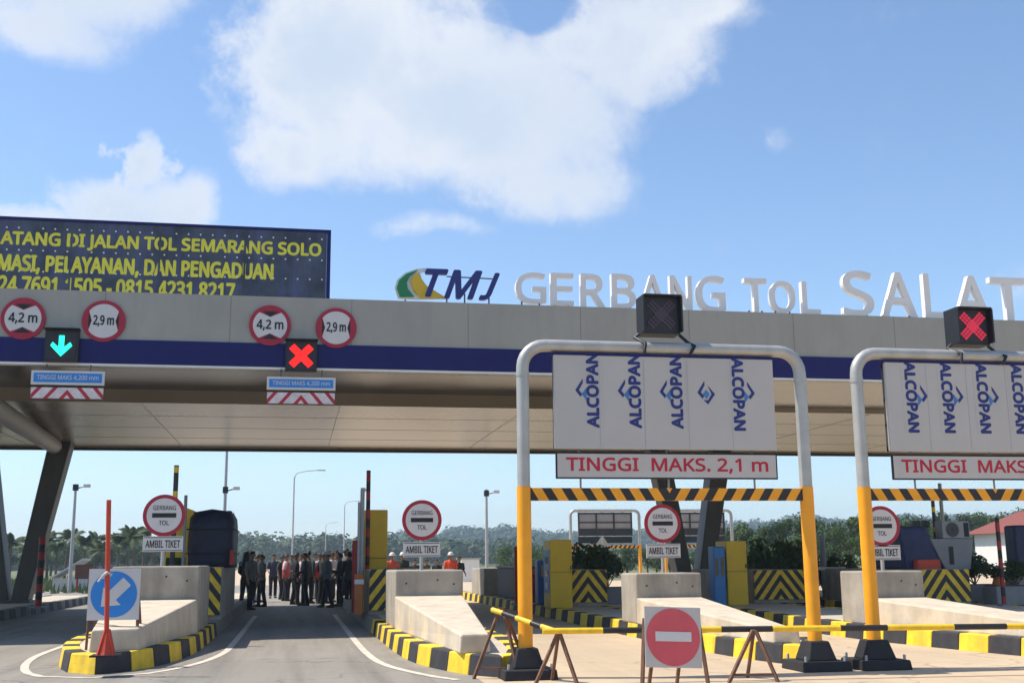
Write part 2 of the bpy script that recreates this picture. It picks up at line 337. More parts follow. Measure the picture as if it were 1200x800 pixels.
def ground_mat(name, c, joint, stain, jx, jy, sc=.35):
    "cast pavement: blotches, saw cut joints every jx by jy metres, tyre-rubber streaks along the lanes"
    m = bpy.data.materials.new(name); m.use_nodes = True; nt = m.node_tree; N = nt.nodes; L = nt.links; p = N['Principled BSDF']; p.inputs['Roughness'].default_value = .85
    tc = N.new('ShaderNodeTexCoord')
    def nz(sc, det, scl=(1, 1, 1)):
        mp = N.new('ShaderNodeMapping'); mp.inputs['Scale'].default_value = scl; L.new(tc.outputs['Object'], mp.inputs[0])
        n = N.new('ShaderNodeTexNoise'); n.inputs['Scale'].default_value = sc; n.inputs['Detail'].default_value = det; n.inputs['Roughness'].default_value = .65; L.new(mp.outputs[0], n.inputs['Vector']); return n.outputs['Fac']
    def rng(v, a, b, lo, hi):
        r = N.new('ShaderNodeMapRange'); L.new(v, r.inputs['Value']); r.inputs['From Min'].default_value = a; r.inputs['From Max'].default_value = b; r.inputs['To Min'].default_value = lo; r.inputs['To Max'].default_value = hi; return r.outputs[0]
    def mix(f, a, b):
        x = N.new('ShaderNodeMix'); x.data_type = 'RGBA'; L.new(f, x.inputs['Factor'])
        for s_, q in (('A', a), ('B', b)):
            if isinstance(q, tuple): x.inputs[s_].default_value = q + (1,)
            else: L.new(q, x.inputs[s_])
        return x.outputs['Result']
    c0 = mix(rng(nz(sc, 6), .3, .7, 0, 1), tuple(k * .86 for k in c), tuple(k * 1.10 for k in c))
    c1 = mix(rng(nz(14, 4), .35, .7, 0, .35), c0, tuple(k * .7 for k in c))
    c2 = mix(rng(nz(1.4, 6, (1.6, .07, 1)), .45, .72, 0, .9), c1, stain)
    vo = N.new('ShaderNodeTexVoronoi'); vo.feature = 'DISTANCE_TO_EDGE'; vo.inputs['Scale'].default_value = .22
    wv_ = N.new('ShaderNodeVectorMath'); wv_.operation = 'MULTIPLY_ADD'; wn = N.new('ShaderNodeTexNoise'); wn.inputs['Scale'].default_value = 1.3; wn.inputs['Detail'].default_value = 6; L.new(tc.outputs['Object'], wn.inputs['Vector'])
    L.new(wn.outputs['Color'], wv_.inputs[0]); wv_.inputs[1].default_value = (1.4, 1.4, 0); L.new(tc.outputs['Object'], wv_.inputs[2]); L.new(wv_.outputs[0], vo.inputs['Vector'])
    c2 = mix(rng(vo.outputs['Distance'], .0, .006, .55, 0), c2, tuple(k * .45 for k in stain))
    c2 = mix(rng(nz(.9, 3), .64, .74, 0, .45), c2, tuple(k * .6 for k in stain))
    br = N.new('ShaderNodeTexBrick'); br.offset = 0; mpb = N.new('ShaderNodeMapping'); mpb.inputs['Location'].default_value = (31.3, .7, 0); L.new(tc.outputs['Object'], mpb.inputs[0]); L.new(mpb.outputs[0], br.inputs['Vector']); br.inputs['Scale'].default_value = 1; br.inputs['Mortar Size'].default_value = .012; br.inputs['Brick Width'].default_value = jx; br.inputs['Row Height'].default_value = jy
    br.inputs['Color1'].default_value = br.inputs['Color2'].default_value = (0, 0, 0, 1); br.inputs['Mortar'].default_value = (1, 1, 1, 1)
    L.new(mix(br.outputs['Fac'], c2, joint), p.inputs['Base Color'])
    b = N.new('ShaderNodeBump'); b.inputs['Strength'].default_value = .25; b.inputs['Distance'].default_value = .01; L.new(nz(60, 4), b.inputs['Height']); L.new(b.outputs[0], p.inputs['Normal'])
    return m
M['lane_grey'] = ground_mat('lane_grey', (.265, .238, .20), (.14, .125, .105), (.15, .135, .115), 60, 4.5)
M['lane_cream'] = ground_mat('lane_cream', (.54, .415, .275), (.33, .25, .17), (.43, .33, .225), 60, 5.)
M['ground_far'] = mat('ground_far', (.14, .14, .06), .95, var=.4, scale=.05)

# ------------------------------------------------------------------ ground, road, hills
def sheet(name, pts, z, m):
    b = MB(); b.add([(x, y, z) for x, y in pts], [tuple(range(len(pts)))], m); o = b.build(name, recalc=False); o['kind'] = 'structure'; return o
sheet('ground', [(-4000, -1500), (4000, -1500), (4000, 6000), (-4000, 6000)], -.02, M['ground_far'])
sheet('road', [(-30, -40), (2.15, -40), (2.15, 15), (2.15, 78), (-30, 78)], 0, M['lane_grey'])
sheet('concrete_pavement', [(2.15, -40), (60, -40), (60, 78), (2.15, 78)], 0, M['lane_cream'])
sheet('road', [(-14, 78), (17, 78), (19, 330), (-12, 330)], 0, M['lane_cream'])

NOSE = {
    'A': [(-1.44, 47), (-1.44, 20), (-1.5, 18.5), (-1.66, 17.3), (-1.9, 16.4), (-2.2, 15.75), (-2.5, 15.6), (-2.85, 15.95), (-3.15, 17), (-3.4, 18.6), (-3.45, 20.5), (-3.45, 47)],
    'B': [(3.3, 47), (3.3, 20), (3.22, 17.5), (3.08, 15.6), (2.85, 14.2), (2.5, 13.75), (2.2, 14.0), (1.9, 14.9), (1.66, 15.9), (1.56, 17), (1.5, 20), (1.5, 47)],
    'C': [(8.0, 47), (7.75, 28), (7.5, 20), (7.4, 17.5), (7.3, 15.6), (7.0, 14.5), (6.7, 14.15), (6.42, 14.3), (6.2, 15.1), (6.05, 16.5), (5.98, 20), (6.08, 28), (6.15, 47)],
    'D': [(12.9, 47), (12.6, 28), (11.6, 18), (11.3, 15), (11.1, 13.6), (10.7, 13.1), (10.3, 13.4), (9.95, 14.5), (9.65, 16.5), (9.42, 18.5), (9.5, 21), (10.2, 28), (10.4, 47)],
    'E': [(17.3, 47), (17.3, 28), (15.9, 18), (15.5, 15), (15, 13.2), (14.6, 13.2), (14, 14.5), (13.8, 17), (13.8, 20), (14.1, 28), (14.2, 47)],
    'F': [(20, 47), (20, 18), (19.7, 15), (19.2, 13.2), (18.8, 13.2), (18.3, 14.5), (18.1, 17), (18.0, 20), (18.0, 47)],
    'L': [(-7.3, 47), (-7.3, 22), (-7.5, 18), (-7.9, 15.5), (-8.3, 15), (-8.7, 15.5), (-9.1, 18), (-9.3, 22), (-9.3, 47)],
}
KH = .25
def offset(pts, d):
    out = []; n = len(pts)
    for i, p in enumerate(pts):
        a = Vector(pts[i - 1]) if i else Vector(p) * 2 - Vector(pts[1]); c = Vector(pts[i + 1]) if i < n - 1 else Vector(p) * 2 - Vector(pts[-2])
        t = (c - a).normalized(); nn = Vector((t.y, -t.x)); out.append(Vector(p) + nn * d)
    return out
def resample(pts, step):
    pts = [Vector(p) for p in pts]; L = [0]
    for a, b in zip(pts, pts[1:]): L.append(L[-1] + (b - a).length)
    n = max(2, round(L[-1] / step)); out = []
    for k in range(n + 1):
        s = L[-1] * k / n; i = max(j for j in range(len(pts) - 1) if L[j] <= s + 1e-9); q = (s - L[i]) / max(1e-9, L[i + 1] - L[i]); out.append(pts[i].lerp(pts[i + 1], min(1, q)))
    return out
def smooth(pts, it=2):
    pts = [Vector(p) for p in pts]
    for _ in range(it):
        o = [pts[0]]
        for a, b in zip(pts, pts[1:]): o += [a.lerp(b, .25), a.lerp(b, .75)]
        pts = o + [pts[-1]]
    return pts
ISL = {
    'A': 'toll island with striped kerb left of the lane where people stand',
    'B': 'toll island with striped kerb right of the lane where people stand',
    'C': 'toll island whose kerb passes behind the red no entry board',
    'D': 'toll island with striped kerb behind the second height gauge',
    'E': 'toll island carrying the booth with the air conditioner',
    'F': 'toll island at the right edge beside the shrubs',
    'L': 'unlit grey kerbed island carrying the steel column at the left edge'}
def island(k):
    out = smooth(NOSE[k]); t = thing('traffic_island', ISL[k], 'traffic island', (0, 0, 0), 0, 'islands between the toll lanes')
    pts = resample(out, .62); sgn = 1
    inn = offset(pts, -.26 * 1); bat = offset(pts, -.035)
    cx = sum(p.x for p in pts) / len(pts)
    # outline runs so that the left normal may point in or out: check once
    mid = len(pts) // 2
    if (inn[4].x - cx) ** 2 > (pts[4].x - cx) ** 2: inn = offset(pts, .26); bat = offset(pts, .035)
    b = MB()
    for i in range(len(pts) - 1):
        m = (M['kerb_yellow'] if i % 2 else M['kerb_black']) if k != 'L' else (M['kerb_grey'] if i % 2 else M['kerb_black'])
        if k in 'AB' and (pts[i].y + pts[i + 1].y) / 2 > 23.5: m = M['kerb_plain']
        g = .006
        def e(P, s): return P[i].lerp(P[i + 1], s)
        s0, s1 = g, 1 - g
        lo = [(*e(pts, s0), -.015), (*e(pts, s1), -.015), (*e(inn, s1), -.015), (*e(inn, s0), -.015)]
        kz = KH + rnd.uniform(-.007, .007)
        hi = [(*e(bat, s0), kz), (*e(bat, s1), kz), (*e(inn, s1), kz), (*e(inn, s0), kz)]
        b.hexa(lo, hi, m)
    b.build('kerb', t, bevel=.018)
    b = MB(); b.hexa([(p.x, p.y, -.015) for p in inn], [(p.x, p.y, KH - .012) for p in inn], M['paving']); b.build('paving', t)
    # painted edge line on the road round the island
    side = -1 if (offset(pts, .26)[4] - inn[4]).length < 1e-4 else 1
    if k not in 'AB': return
    q = [p for p in resample(out, .4) if p.y < 32 and (k == 'A' or p.x < 2.35)]
    a_, b_ = offset(q, side * .38), offset(q, side * .49)
    lm = MB(); n = len(q)
    lm.add([(p.x, p.y, .005) for p in a_] + [(p.x, p.y, .005) for p in b_], [(i, i + 1, n + i + 1, n + i) for i in range(n - 1)], M['white_line'])
    o = lm.build('road_marking', recalc=False); o['kind'] = 'structure'
for k in 'ABCDEFL': island(k)

def hills():
    g = random.Random(3)
    b = MB(); fo = MB()
    def ridge(y0, prof, depth, step, ntree, size):
        xs = [p[0] for p in prof]; hs = [p[1] for p in prof]
        nx = int((xs[-1] - xs[0]) / step); ny = 14
        def H(x, q):
            h = np.interp(x, xs, hs); w = math.sin(max(0, min(1, q)) * math.pi / 2) if q < 1 else max(0, 1 - (q - 1) * .8)
            return h * w + 1.2 * math.sin(x * .05 + q * 3) * w + 2. * math.sin(x * .017 + 1.3) * w - .3
        vs = []; fs = []
        for j in range(ny + 1):
            q = j / ny * 1.8
            for i in range(nx + 1):
                x = xs[0] + i * step; vs.append((x, y0 - depth + q * depth, H(x, q)))
        for j in range(ny):
            for i in range(nx): a = j * (nx + 1) + i; fs.append((a, a + 1, a + nx + 2, a + nx + 1))
        b.add(vs, fs, M['grass'], True)
        for _ in range(ntree):
            x = g.uniform(xs[0], xs[-1]); q = g.random() ** .6 * 1.15; z = H(x, q); y = y0 - depth + q * depth; s = size * g.uniform(.6, 1.35)
            V = []; F = []
            for k in range(130):
                u = Vector((g.gauss(0, 1), g.gauss(0, 1), g.gauss(0, 1))).normalized() * s * (.55 + .45 * g.random()); u.z *= .8
                c = Vector((x, y, z + s * .9)) + u; nn = (u.normalized() + Vector((g.gauss(0, .3), g.gauss(0, .3), g.gauss(.3, .3)))).normalized(); a = nn.orthogonal().normalized(); d = nn.cross(a); r = s * g.uniform(.08, .17)
                n = len(V); V += [c + a * r, c + d * r, c - a * r, c - d * r]; F.append((n, n + 1, n + 2, n + 3))
            fo.add(V, F, M['leaf_far'])
    def X(px, y): return at(px, 655, y).x
    def Hh(px, py, y): return at(px, py, y).z
    y = 420
    ridge(y, [(X(p, y), max(0, Hh(p, q, y) - 11)) for p, q in ((-400, 640), (-200, 628), (0, 632), (60, 630), (150, 628), (230, 626), (280, 625), (310, 627), (345, 631), (380, 632), (410, 628), (440, 634), (470, 640), (520, 650), (600, 655))], 110, 9, 900, 4.2)
    y = 900
    ridge(y, [(X(p, y), max(0, Hh(p, q, y) - 16)) for p, q in ((150, 640), (300, 640), (400, 634), (450, 622), (500, 618), (530, 615), (562, 611), (600, 613), (640, 616), (680, 614), (740, 618), (800, 612), (900, 606), (1000, 604), (1100, 598), (1250, 590), (1500, 600))], 260, 16, 1500, 7.)
    o = b.build('hills'); o['kind'] = 'structure'
    f = fo.build('hillside_forest', recalc=False); tag(f, 'dense hazy forest covering the hills beyond the toll plaza', 'forest', kind='stuff')
hills()

# air between here and the hills
hb = MB(); hb.box((-1900, -60, -1.2), (2600, 2200, 92), bpy.data.materials.new('haze_air')); hz = hb.build('haze'); hz['kind'] = 'stuff'
hm = hz.data.materials[0]; hm.use_nodes = True; hm.node_tree.nodes.clear()
_o = hm.node_tree.nodes.new('ShaderNodeOutputMaterial'); _v = hm.node_tree.nodes.new('ShaderNodeVolumePrincipled')
_v.inputs['Color'].default_value = (.62, .78, 1, 1); _v.inputs['Density'].default_value = .0004; _v.inputs['Anisotropy'].default_value = .2
hm.node_tree.links.new(_v.outputs[0], _o.inputs['Volume'])
hz['label'] = 'thin pale haze in the air over the plaza and hills'; hz['category'] = 'haze'

# ------------------------------------------------------------------ canopy
CY0, CY1, CZ0, CZB, CZ1 = 23., 40., 5.2, 5.68, 6.64
def canopy():
    t = thing('toll_canopy', 'wide flat toll gate canopy with grey fascia and navy band', 'canopy', (0, 0, 0))
    x0, x1 = -24., 33.
    b = MB(); b.box((x0, CY0, CZB), (x1, CY0 + .16, CZ1), M['cladding'])
    x = x0 + 1.0
    while x < x1:                                # panel joints, 3 mm proud
        b.box((x - .005, CY0 - .002, CZB + .004), (x + .008, CY0 + .05, CZ1 - .004), M['seam']); x += 2.4
    b.box((x0, CY1 - .16, CZ0 - .02), (x1, CY1, CZ1), M['cladding'])
    b.build('fascia', t)
    b = MB(); b.box((x0, CY0 - .03, CZ0), (x1, CY0 + .16, CZB - .002), M['navy']); b.build('band', t)
    b = MB(); b.box((x0, CY0 - .02, CZ0 - .045), (x1, CY0 + .18, CZ0 - .002), M['white_trim']); b.build('drip_edge', t)
    b = MB(); b.box((x0, CY0 + .17, CZ0 + .32), (7.4, 28.6, CZ0 + .36), M['soffit_shade'])
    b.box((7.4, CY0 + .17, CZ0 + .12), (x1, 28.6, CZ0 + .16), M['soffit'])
    for y in (25.4,):
        b.box((x0, y - .01, CZ0 + .315), (7.4, y + .01, CZ0 + .33), M['dark_trim'])
    b.box((x0, 28.6, CZ0), (x1, 28.75, CZ0 + .6), M['soffit'])
    b.box((x0, 28.76, CZ0 + .02), (x1, CY1 - .17, CZ0 + .06), M['soffit'])
    for y in (31.3, 34., 36.8): b.box((x0, y - .006, CZ0 + .016), (x1, y + .006, CZ0 + .03), M['seam'])
    x = x0 + 1
    while x < x1: b.box((x - .005, 28.8, CZ0 + .015), (x + .005, CY1 - .2, CZ0 + .03), M['seam']); x += 4.8
    b.build('soffit', t)
    b = MB(); b.box((x0, CY1 - .2, CZ0 - .09), (x1, CY1 + .04, CZ0 - .022), M['dark_trim']); b.build('rear_edge', t)
    b = MB(); b.box((x0, CY0 + .165, 6.3), (x1, CY1 - .165, 6.36), M['roof']); b.build('roof', t)
canopy()
def vcolumn(px, label):
    Y = 38.6; x = at(px, 703, Y).x
    t = thing('steel_column', label, 'column', (x, Y, 0), 0, 'V shaped steel columns under the canopy')
    zt = CZ0 + .03
    for s in (-1, 1):
        b = MB(); d = .78 * s
        lo = [(s * .02, -.36, KH - .01), (s * .52, -.36, KH - .01), (s * .52, .36, KH - .01), (s * .02, .36, KH - .01)]
        hi = [(d + s * .06, -.36, zt), (d + s * .74, -.36, zt), (d + s * .74, .36, zt), (d + s * .06, .36, zt)]
        b.hexa(lo, hi, M['steel_dark']); b.build('limb', t, bevel=.03)
    b = MB(); b.box((-.62, -.5, KH - .012), (.62, .5, KH + .07), M['steel_dark']); b.build('base_plate', t, bevel=.01)
    return t
vc = vcolumn(14, 'dark steel V column on the grey island at the left edge')
e0, e1 = at(66, 524, 38.8), at(0, 482, 27.0); d = (e0 - e1); e2 = e1 - d * .28; o_ = vc.location
b = MB(); b.tube([e0 - o_, e2 - o_], .24, M['galv_dull'], 16); b.build('roof_brace', vc)
vcolumn(813, 'dark steel V column behind the blue and yellow ticket machine')

# ------------------------------------------------------------------ roof lettering, logo, billboard
LY = 23.45
def roof_letter(ch, x0, y0, x1, y1, label):
    p, q = at(x0, y0, LY), at(x1, y1, LY); zb = q.z; zt = p.z; cx = (p.x + q.x) / 2
    t = thing('roof_letter', label, 'roof letter', (cx, LY, CZ1 - .3), 0, 'letters standing on the canopy roof')
    b = MB(); b.text(ch, 0, (zb + zt) / 2 - CZ1 + .3, 0, q.x - p.x, zt - zb, M['letter'], bold=.011, depth=.15); b.build('letter', t)
    for s in (-.3, .3):
        b = MB(); b.tube([(s * (q.x - p.x), .0, 0), (s * (q.x - p.x), .0, zb - CZ1 + .33)], .02, M['steel_dark'], 6); b.build('support', t)
for ch, x0, y0, x1, y1, l in (
    ('G', 604, 320, 639, 356, 'first letter G of the roof sign, beside the logo'), ('E', 645, 321, 671, 358, 'letter E of the roof sign, between G and R'),
    ('R', 680, 322, 708, 361, 'letter R of the roof sign, between E and B'), ('B', 716, 322, 744, 362, 'letter B of the roof sign, left of the unlit lane signal'),
    ('A', 749, 323, 779, 363, 'letter A of the roof sign, partly behind the unlit lane signal'), ('N', 784, 324, 810, 365, 'letter N of the roof sign, right of the unlit lane signal'),
    ('G', 815, 324, 849, 366, 'second letter G of the roof sign, ending the first word'), ('T', 871, 327, 898, 366, 'letter T starting the short middle word of the roof sign'),
    ('O', 901, 330, 931, 367, 'letter O in the short middle word of the roof sign'), ('L', 938, 331, 960, 368, 'letter L ending the short middle word of the roof sign'),
    ('S', 985, 318, 1023, 371, 'large letter S starting the last word of the roof sign'), ('A', 1030, 320, 1073, 372, 'large letter A of the roof sign, between S and L'),
    ('L', 1080, 322, 1107, 373, 'large letter L of the roof sign, between two letters A'), ('A', 1115, 324, 1160, 376, 'large letter A of the roof sign behind the lit red cross'),
    ('T', 1158, 326, 1203, 378, 'large letter T of the roof sign at the right edge')):
    roof_letter(ch, x0, y0, x1, y1, l)
def logo():
    c = at(520, 350, LY); t = thing('logo_sign', 'green and yellow swoosh logo with navy letters on the canopy roof', 'logo', (c.x, LY, CZ1 - .3))
    def P(pts): return [(at(440 + a / 6.667, 300 + d / 6.667, LY).x - c.x, at(440 + a / 6.667, 300 + d / 6.667, LY).z - CZ1 + .3) for a, d in pts]
    white = P([(150, 250), (168, 185), (230, 130), (320, 98), (410, 90), (390, 120), (350, 130), (362, 175), (400, 228), (480, 278), (570, 332), (330, 340), (175, 332)])
    b = MB(); b.prism_xz(white, .02, .06, M['letter']); b.build('backing', t)
    b = MB(); b.prism_xz(P([(165, 250), (183, 192), (240, 142), (330, 110), (268, 160), (243, 208), (252, 258), (300, 318), (190, 320)]), -.04, .018, M['logo_green']); b.build('crescent', t)
    b = MB(); b.prism_xz(P([(275, 205), (298, 152), (338, 135), (350, 170), (385, 225), (470, 282), (545, 325), (350, 328), (300, 275)]), -.04, .018, M['logo_yellow']); b.build('swoosh', t)
    for ch, a, d, e, f in (('T', 395, 110, 560, 318), ('M', 545, 118, 825, 332), ('J', 815, 140, 962, 340)):
        (xa, za), (xb, zb) = P([(a, d), (e, f)]); b = MB(); b.text(ch, (xa + xb) / 2, (za + zb) / 2, .0, xb - xa, za - zb, M['ink'], shear=.35, bold=.028, depth=.12); b.build('letter', t)
    for a in (235, 560, 700, 890):
        x = P([(a, 300)])[0][0]; b = MB(); b.tube([(x, .07, 0), (x, .07, .62)], .018, M['steel_dark'], 6); b.build('support', t)
    b = MB(); b.tube([(P([(560, 150)])[0][0], .085, P([(560, 152)])[0][1]), (P([(940, 160)])[0][0], .085, P([(940, 172)])[0][1])], .015, M['steel_dark'], 6); b.build('rail', t)
logo()
def billboard():
    Y = 25.2; p = at(388, 273, Y); z1 = p.z; x1 = p.x; x0 = at(-60, 260, Y).x; cz = 6.36
    t = thing('billboard', 'weathered navy billboard with yellow lettering on the canopy roof', 'billboard', (x1, Y, cz))
    b = MB(); W_ = x0 - x1; h = z1 - cz
    b.box((W_, 0, .25), (-.09, .1, h), M['billboard'])
    def rel(px, py): q = at(px, py, Y); return q.x - x1, q.z - cz
    def row(t_, xa, xb, yt, yb, xm):
        a = rel(xa, yt[0]); e = rel(xb, yb[1]); (xl, zt) = rel(xa, yt[0]); (xr, ztr) = rel(xb, yt[1]); (_, zb) = rel(xa, yb[0])
        b.text(t_, (xl + xr) / 2, (zt + zb) / 2, -.004, xr - xl, zt - zb, M['board_yellow'], bold=.03)
    row('ATANG DI JALAN TOL SEMARANG SOLO', 2, 376, (271, 284), (289, 302), 0)
    row('MASI, PELAYANAN, DAN PENGADUAN', -1, 320, (298, 307.5), (319, 328.5), 0)
    row('24 7691 1505 - 0815 4231 8217', -1, 275, (323, 331), (343, 351), 0)
    for r, (ya, yb) in enumerate(((266, 281), (292, 305.5), (317, 328), )):
        for k in range(27):
            px = 8 + k * 14.2; py = ya + (yb - ya) * px / 388
            if (k * 7 + r * 5) % 11 in (3,): continue
            x, z = rel(px, py); b.disc_xz((x, z), 0, .019, -.008, M['letter'], 8, yb=0)
    for px in (83, 187, 287): # peeled seams between the sheets
        x, _ = rel(px, 300); b.box((x - .025, -.009, .3), (x + .02, -.0065, h - .03), M['billboard'])
    b.build('face', t)
    b = MB(); b.box((-.085, -.03, .2), (0, .12, h), M['navy']); b.box((W_, -.03, h + .002), (0, .12, h + .06), M['navy']); b.build('frame', t)
    for k in range(4):
        x = -.3 + W_ * k / 3.6; b = MB(); b.bar((x, .14, 0), (x, .14, h - .2), .08, M['steel_dark']); b.bar((x, .9, 0), (x, .16, h - .4), .05, M['steel_dark']); b.build('support', t)
billboard()

# ------------------------------------------------------------------ signs and signals on the fascia
SY = CY0 - .05
def limit_sign(px, py, txt, vertical, label):
    c = at(px, py, SY); r = 25.5 * 24 / FPX * .90
    t = thing('limit_sign', label, 'traffic sign', (c.x, SY, c.z), 0, 'round limit signs on the canopy fascia')
    b = MB(); b.disc_xz((0, 0), 0, r, 0, M['sign_red'], 44, yb=.03)
    b.disc_xz((0, 0), 0, r * .82, -.004, M['sign_white'], 44)
    k = r * .82
    for s in (-1, 1):
        # red-backed black wedges pressing in from two sides
        arc = [R(90 + d) for d in (range(-40, 41, 8) if vertical else range(-36, 37, 8))]
        seg = [(k * 1.02 * math.cos(a), s * k * 1.02 * math.sin(a)) for a in arc]; tip = (0, s * k * (.5 if vertical else .66))
        pts = seg + [tip]; tri = [(-k * .47, s * k * .84), (k * .47, s * k * .84), (0, s * k * (.5 if vertical else .66))]
        if not vertical: pts = [(z, x) for x, z in pts]; tri = [(z, x) for x, z in tri]
        b.sheet_xz(pts, -.006, M['sign_red'] if False else M['sign_red']); b.sheet_xz(tri, -.009, M['sign_black'])
    b.text(txt, 0, 0, -.012, r * (1.26 if vertical else .92), r * .52, M['sign_black'], bold=.018)
    b.build('face', t); b = MB()
    b.box((-.03, .031, -.2), (.03, .055, .2), M['galv_dull']); b.build('bracket', t)
limit_sign(27, 373, '4,2 m', True, 'round 4,2 metre height limit sign left of the green arrow')
limit_sign(121.5, 376, '2,9 m', False, 'round 2,9 metre width limit sign right of the green arrow')
limit_sign(316.5, 381, '4,2 m', True, 'round 4,2 metre height limit sign left of the lit red cross on the fascia')
limit_sign(394, 384, '2,9 m', False, 'round 2,9 metre width limit sign right of the lit red cross on the fascia')
def fascia_signal(px, py, kind, label):
    Y = SY - .1; c = at(px, py, Y); h = .31
    t = thing('lane_signal', label, 'lane signal', (c.x, Y, c.z), 0, 'lane signals')
    b = MB(); b.box((-h, 0, -h), (h, .12, h), M['black_case']); b.box((-h + .04, -.01, -h + .04), (h - .04, .0, h - .04), M['lens']); b.build('case', t, bevel=.01)
    b = MB(); y0, y1 = -.02, -.012
    if kind == 'x':
        for s in (1, -1):
            X_ = Matrix.Rotation(R(45 * s), 4, 'Y'); b.box((-.27, y0 - .002 * s, -.07), (.27, y1, .07), M['led_red'], X_)
    else:
        b.prism_xz([(-.05, .2), (.05, .2), (.05, -.03), (.16, .07), (.2, .0), (0, -.21), (-.2, .0), (-.16, .07), (-.05, -.03)], y0, y1, M['led_green'])
    b.build('lit_symbol', t)
    b = MB(); b.box((-h - .02, -.14, h + .003), (h + .02, .1, h + .02), M['black_case']); b.build('visor', t)
fascia_signal(72, 405, 'arrow', 'square black lane signal showing a lit green arrow')
fascia_signal(353, 417, 'x', 'square black lane signal on the navy band showing a lit red cross')
HATCH = stripes('hatch', (.46, .02, .04), (.68, .60, .60), 1, .85, .29, True, duty=.30, phase=.03)
def hanging(px0, py0, px1, py1, py2, label, label2):
    Y = SY; a = at(px0, py0, Y); e = at(px1, py1, Y); z2 = at(px0, py2, Y).z
    cx = (a.x + e.x) / 2; w = (e.x - a.x) / 2; h = (a.z - e.z) / 2
    t = thing('height_board', label, 'sign', (cx, Y, (a.z + e.z) / 2), 0, 'blue boards hanging under the canopy')
    b = MB(); b.box((-w, 0, -h), (w, .04, h), M['sign_white']); b.box((-w + .045, -.004, -h + .045), (w - .045, -.001, h - .045), M['sign_blue'])
    b.text('TINGGI MAKS 4,200 mm', 0, 0, -.008, 2 * w - .22, h * .75, M['sign_white'], bold=.008); b.build('board', t)
    for s in (-.6, .6):
        b = MB(); b.tube([(s * w, .02, h), (s * w, .02, CZ0 - .04 - (a.z + e.z) / 2)], .012, M['steel_dark'], 6); b.build('hanger', t)
    zc = (e.z + z2) / 2 - .02; hh = (e.z - z2) / 2 - .035
    t = thing('hatched_board', label2, 'sign', (cx, Y, zc), 0, 'hatched boards hanging under the canopy')
    b = MB(); b.box((-w + .01, 0, -hh), (w - .01, .03, hh), HATCH); b.build('board', t)
    b = MB(); b.box((-w + .01, .031, -hh), (w - .01, .04, -hh + .02), M['sign_red']); b.build('edge', t)
    for s in (-.6, .6):
        b = MB(); b.tube([(s * w, .02, hh), (s * w, .02, hh + .07)], .012, M['steel_dark'], 6); b.build('hanger', t)
hanging(37, 433.5, 122, 451.5, 467, 'blue height board hanging below the green arrow signal', 'red and white hatched board below the green arrow signal')
hanging(313, 441, 393, 457.5, 473, 'blue height board hanging below the red cross on the navy band', 'red and white hatched board below the red cross on the navy band')

# ------------------------------------------------------------------ concrete barriers on the islands
def barrier(label, blk, nose, zt, zw, zn, depth, rear=False):
    "blk = (xl, xr, y) of the block front; nose = ((xl,y),(xr,y)) of the ramp's low end"
    xl, xr, y = blk
    t = thing('concrete_barrier', label, 'crash barrier', (0, 0, 0), 0, 'concrete barriers at the island noses')
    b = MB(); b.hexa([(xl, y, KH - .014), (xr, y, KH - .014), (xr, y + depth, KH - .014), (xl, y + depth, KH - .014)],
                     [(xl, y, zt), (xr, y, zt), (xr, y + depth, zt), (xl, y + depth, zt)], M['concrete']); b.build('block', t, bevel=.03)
    b = MB()
    for fx, fz in ((.16, .22), (.62, .17), (.86, .24)): b.disc_xz((xl + (xr - xl) * fx, zt - fz), 0, .018, y - .003, M['dark_trim'], 10)
    b.build('lifting_hole', t)
    (nl, nly), (nr, nry) = nose
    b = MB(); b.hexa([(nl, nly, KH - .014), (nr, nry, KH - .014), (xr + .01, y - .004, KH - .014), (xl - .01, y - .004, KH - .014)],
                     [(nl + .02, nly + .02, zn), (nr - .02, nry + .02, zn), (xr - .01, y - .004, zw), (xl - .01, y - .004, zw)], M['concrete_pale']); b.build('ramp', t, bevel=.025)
barrier('concrete barrier with ramp behind the blue keep left board', (-2.95, -1.56, 20), ((-2.62, 16.15), (-2.02, 16.35)), 1.33, .79, .52, 2.4)
barrier('concrete barrier with bright ramp right of the lane where people stand', (1.69, 2.86, 20), ((2.02, 14.45), (2.42, 14.5)), 1.22, .79, .47, 2.2)
barrier('concrete barrier with ramp behind the red no entry board', (6.02, 7.25, 20.2), ((6.32, 14.9), (6.68, 14.8)), 1.12, .69, .42, 1.)
barrier('concrete barrier with long ramp behind the second height gauge', (9.6, 10.72, 18.6), ((10.25, 13.6), (10.85, 13.6)), 1.13, .68, .40, .9)
# upstream end of the next lane's island
t = thing('concrete_barrier', 'shaded low concrete block at the far end of the island behind the orange gauge leg', 'crash barrier')
b = MB(); b.box((6.2, 38.5, KH - .014), (7.3, 41.2, 1.13), M['concrete']); b.build('block', t, bevel=.03)

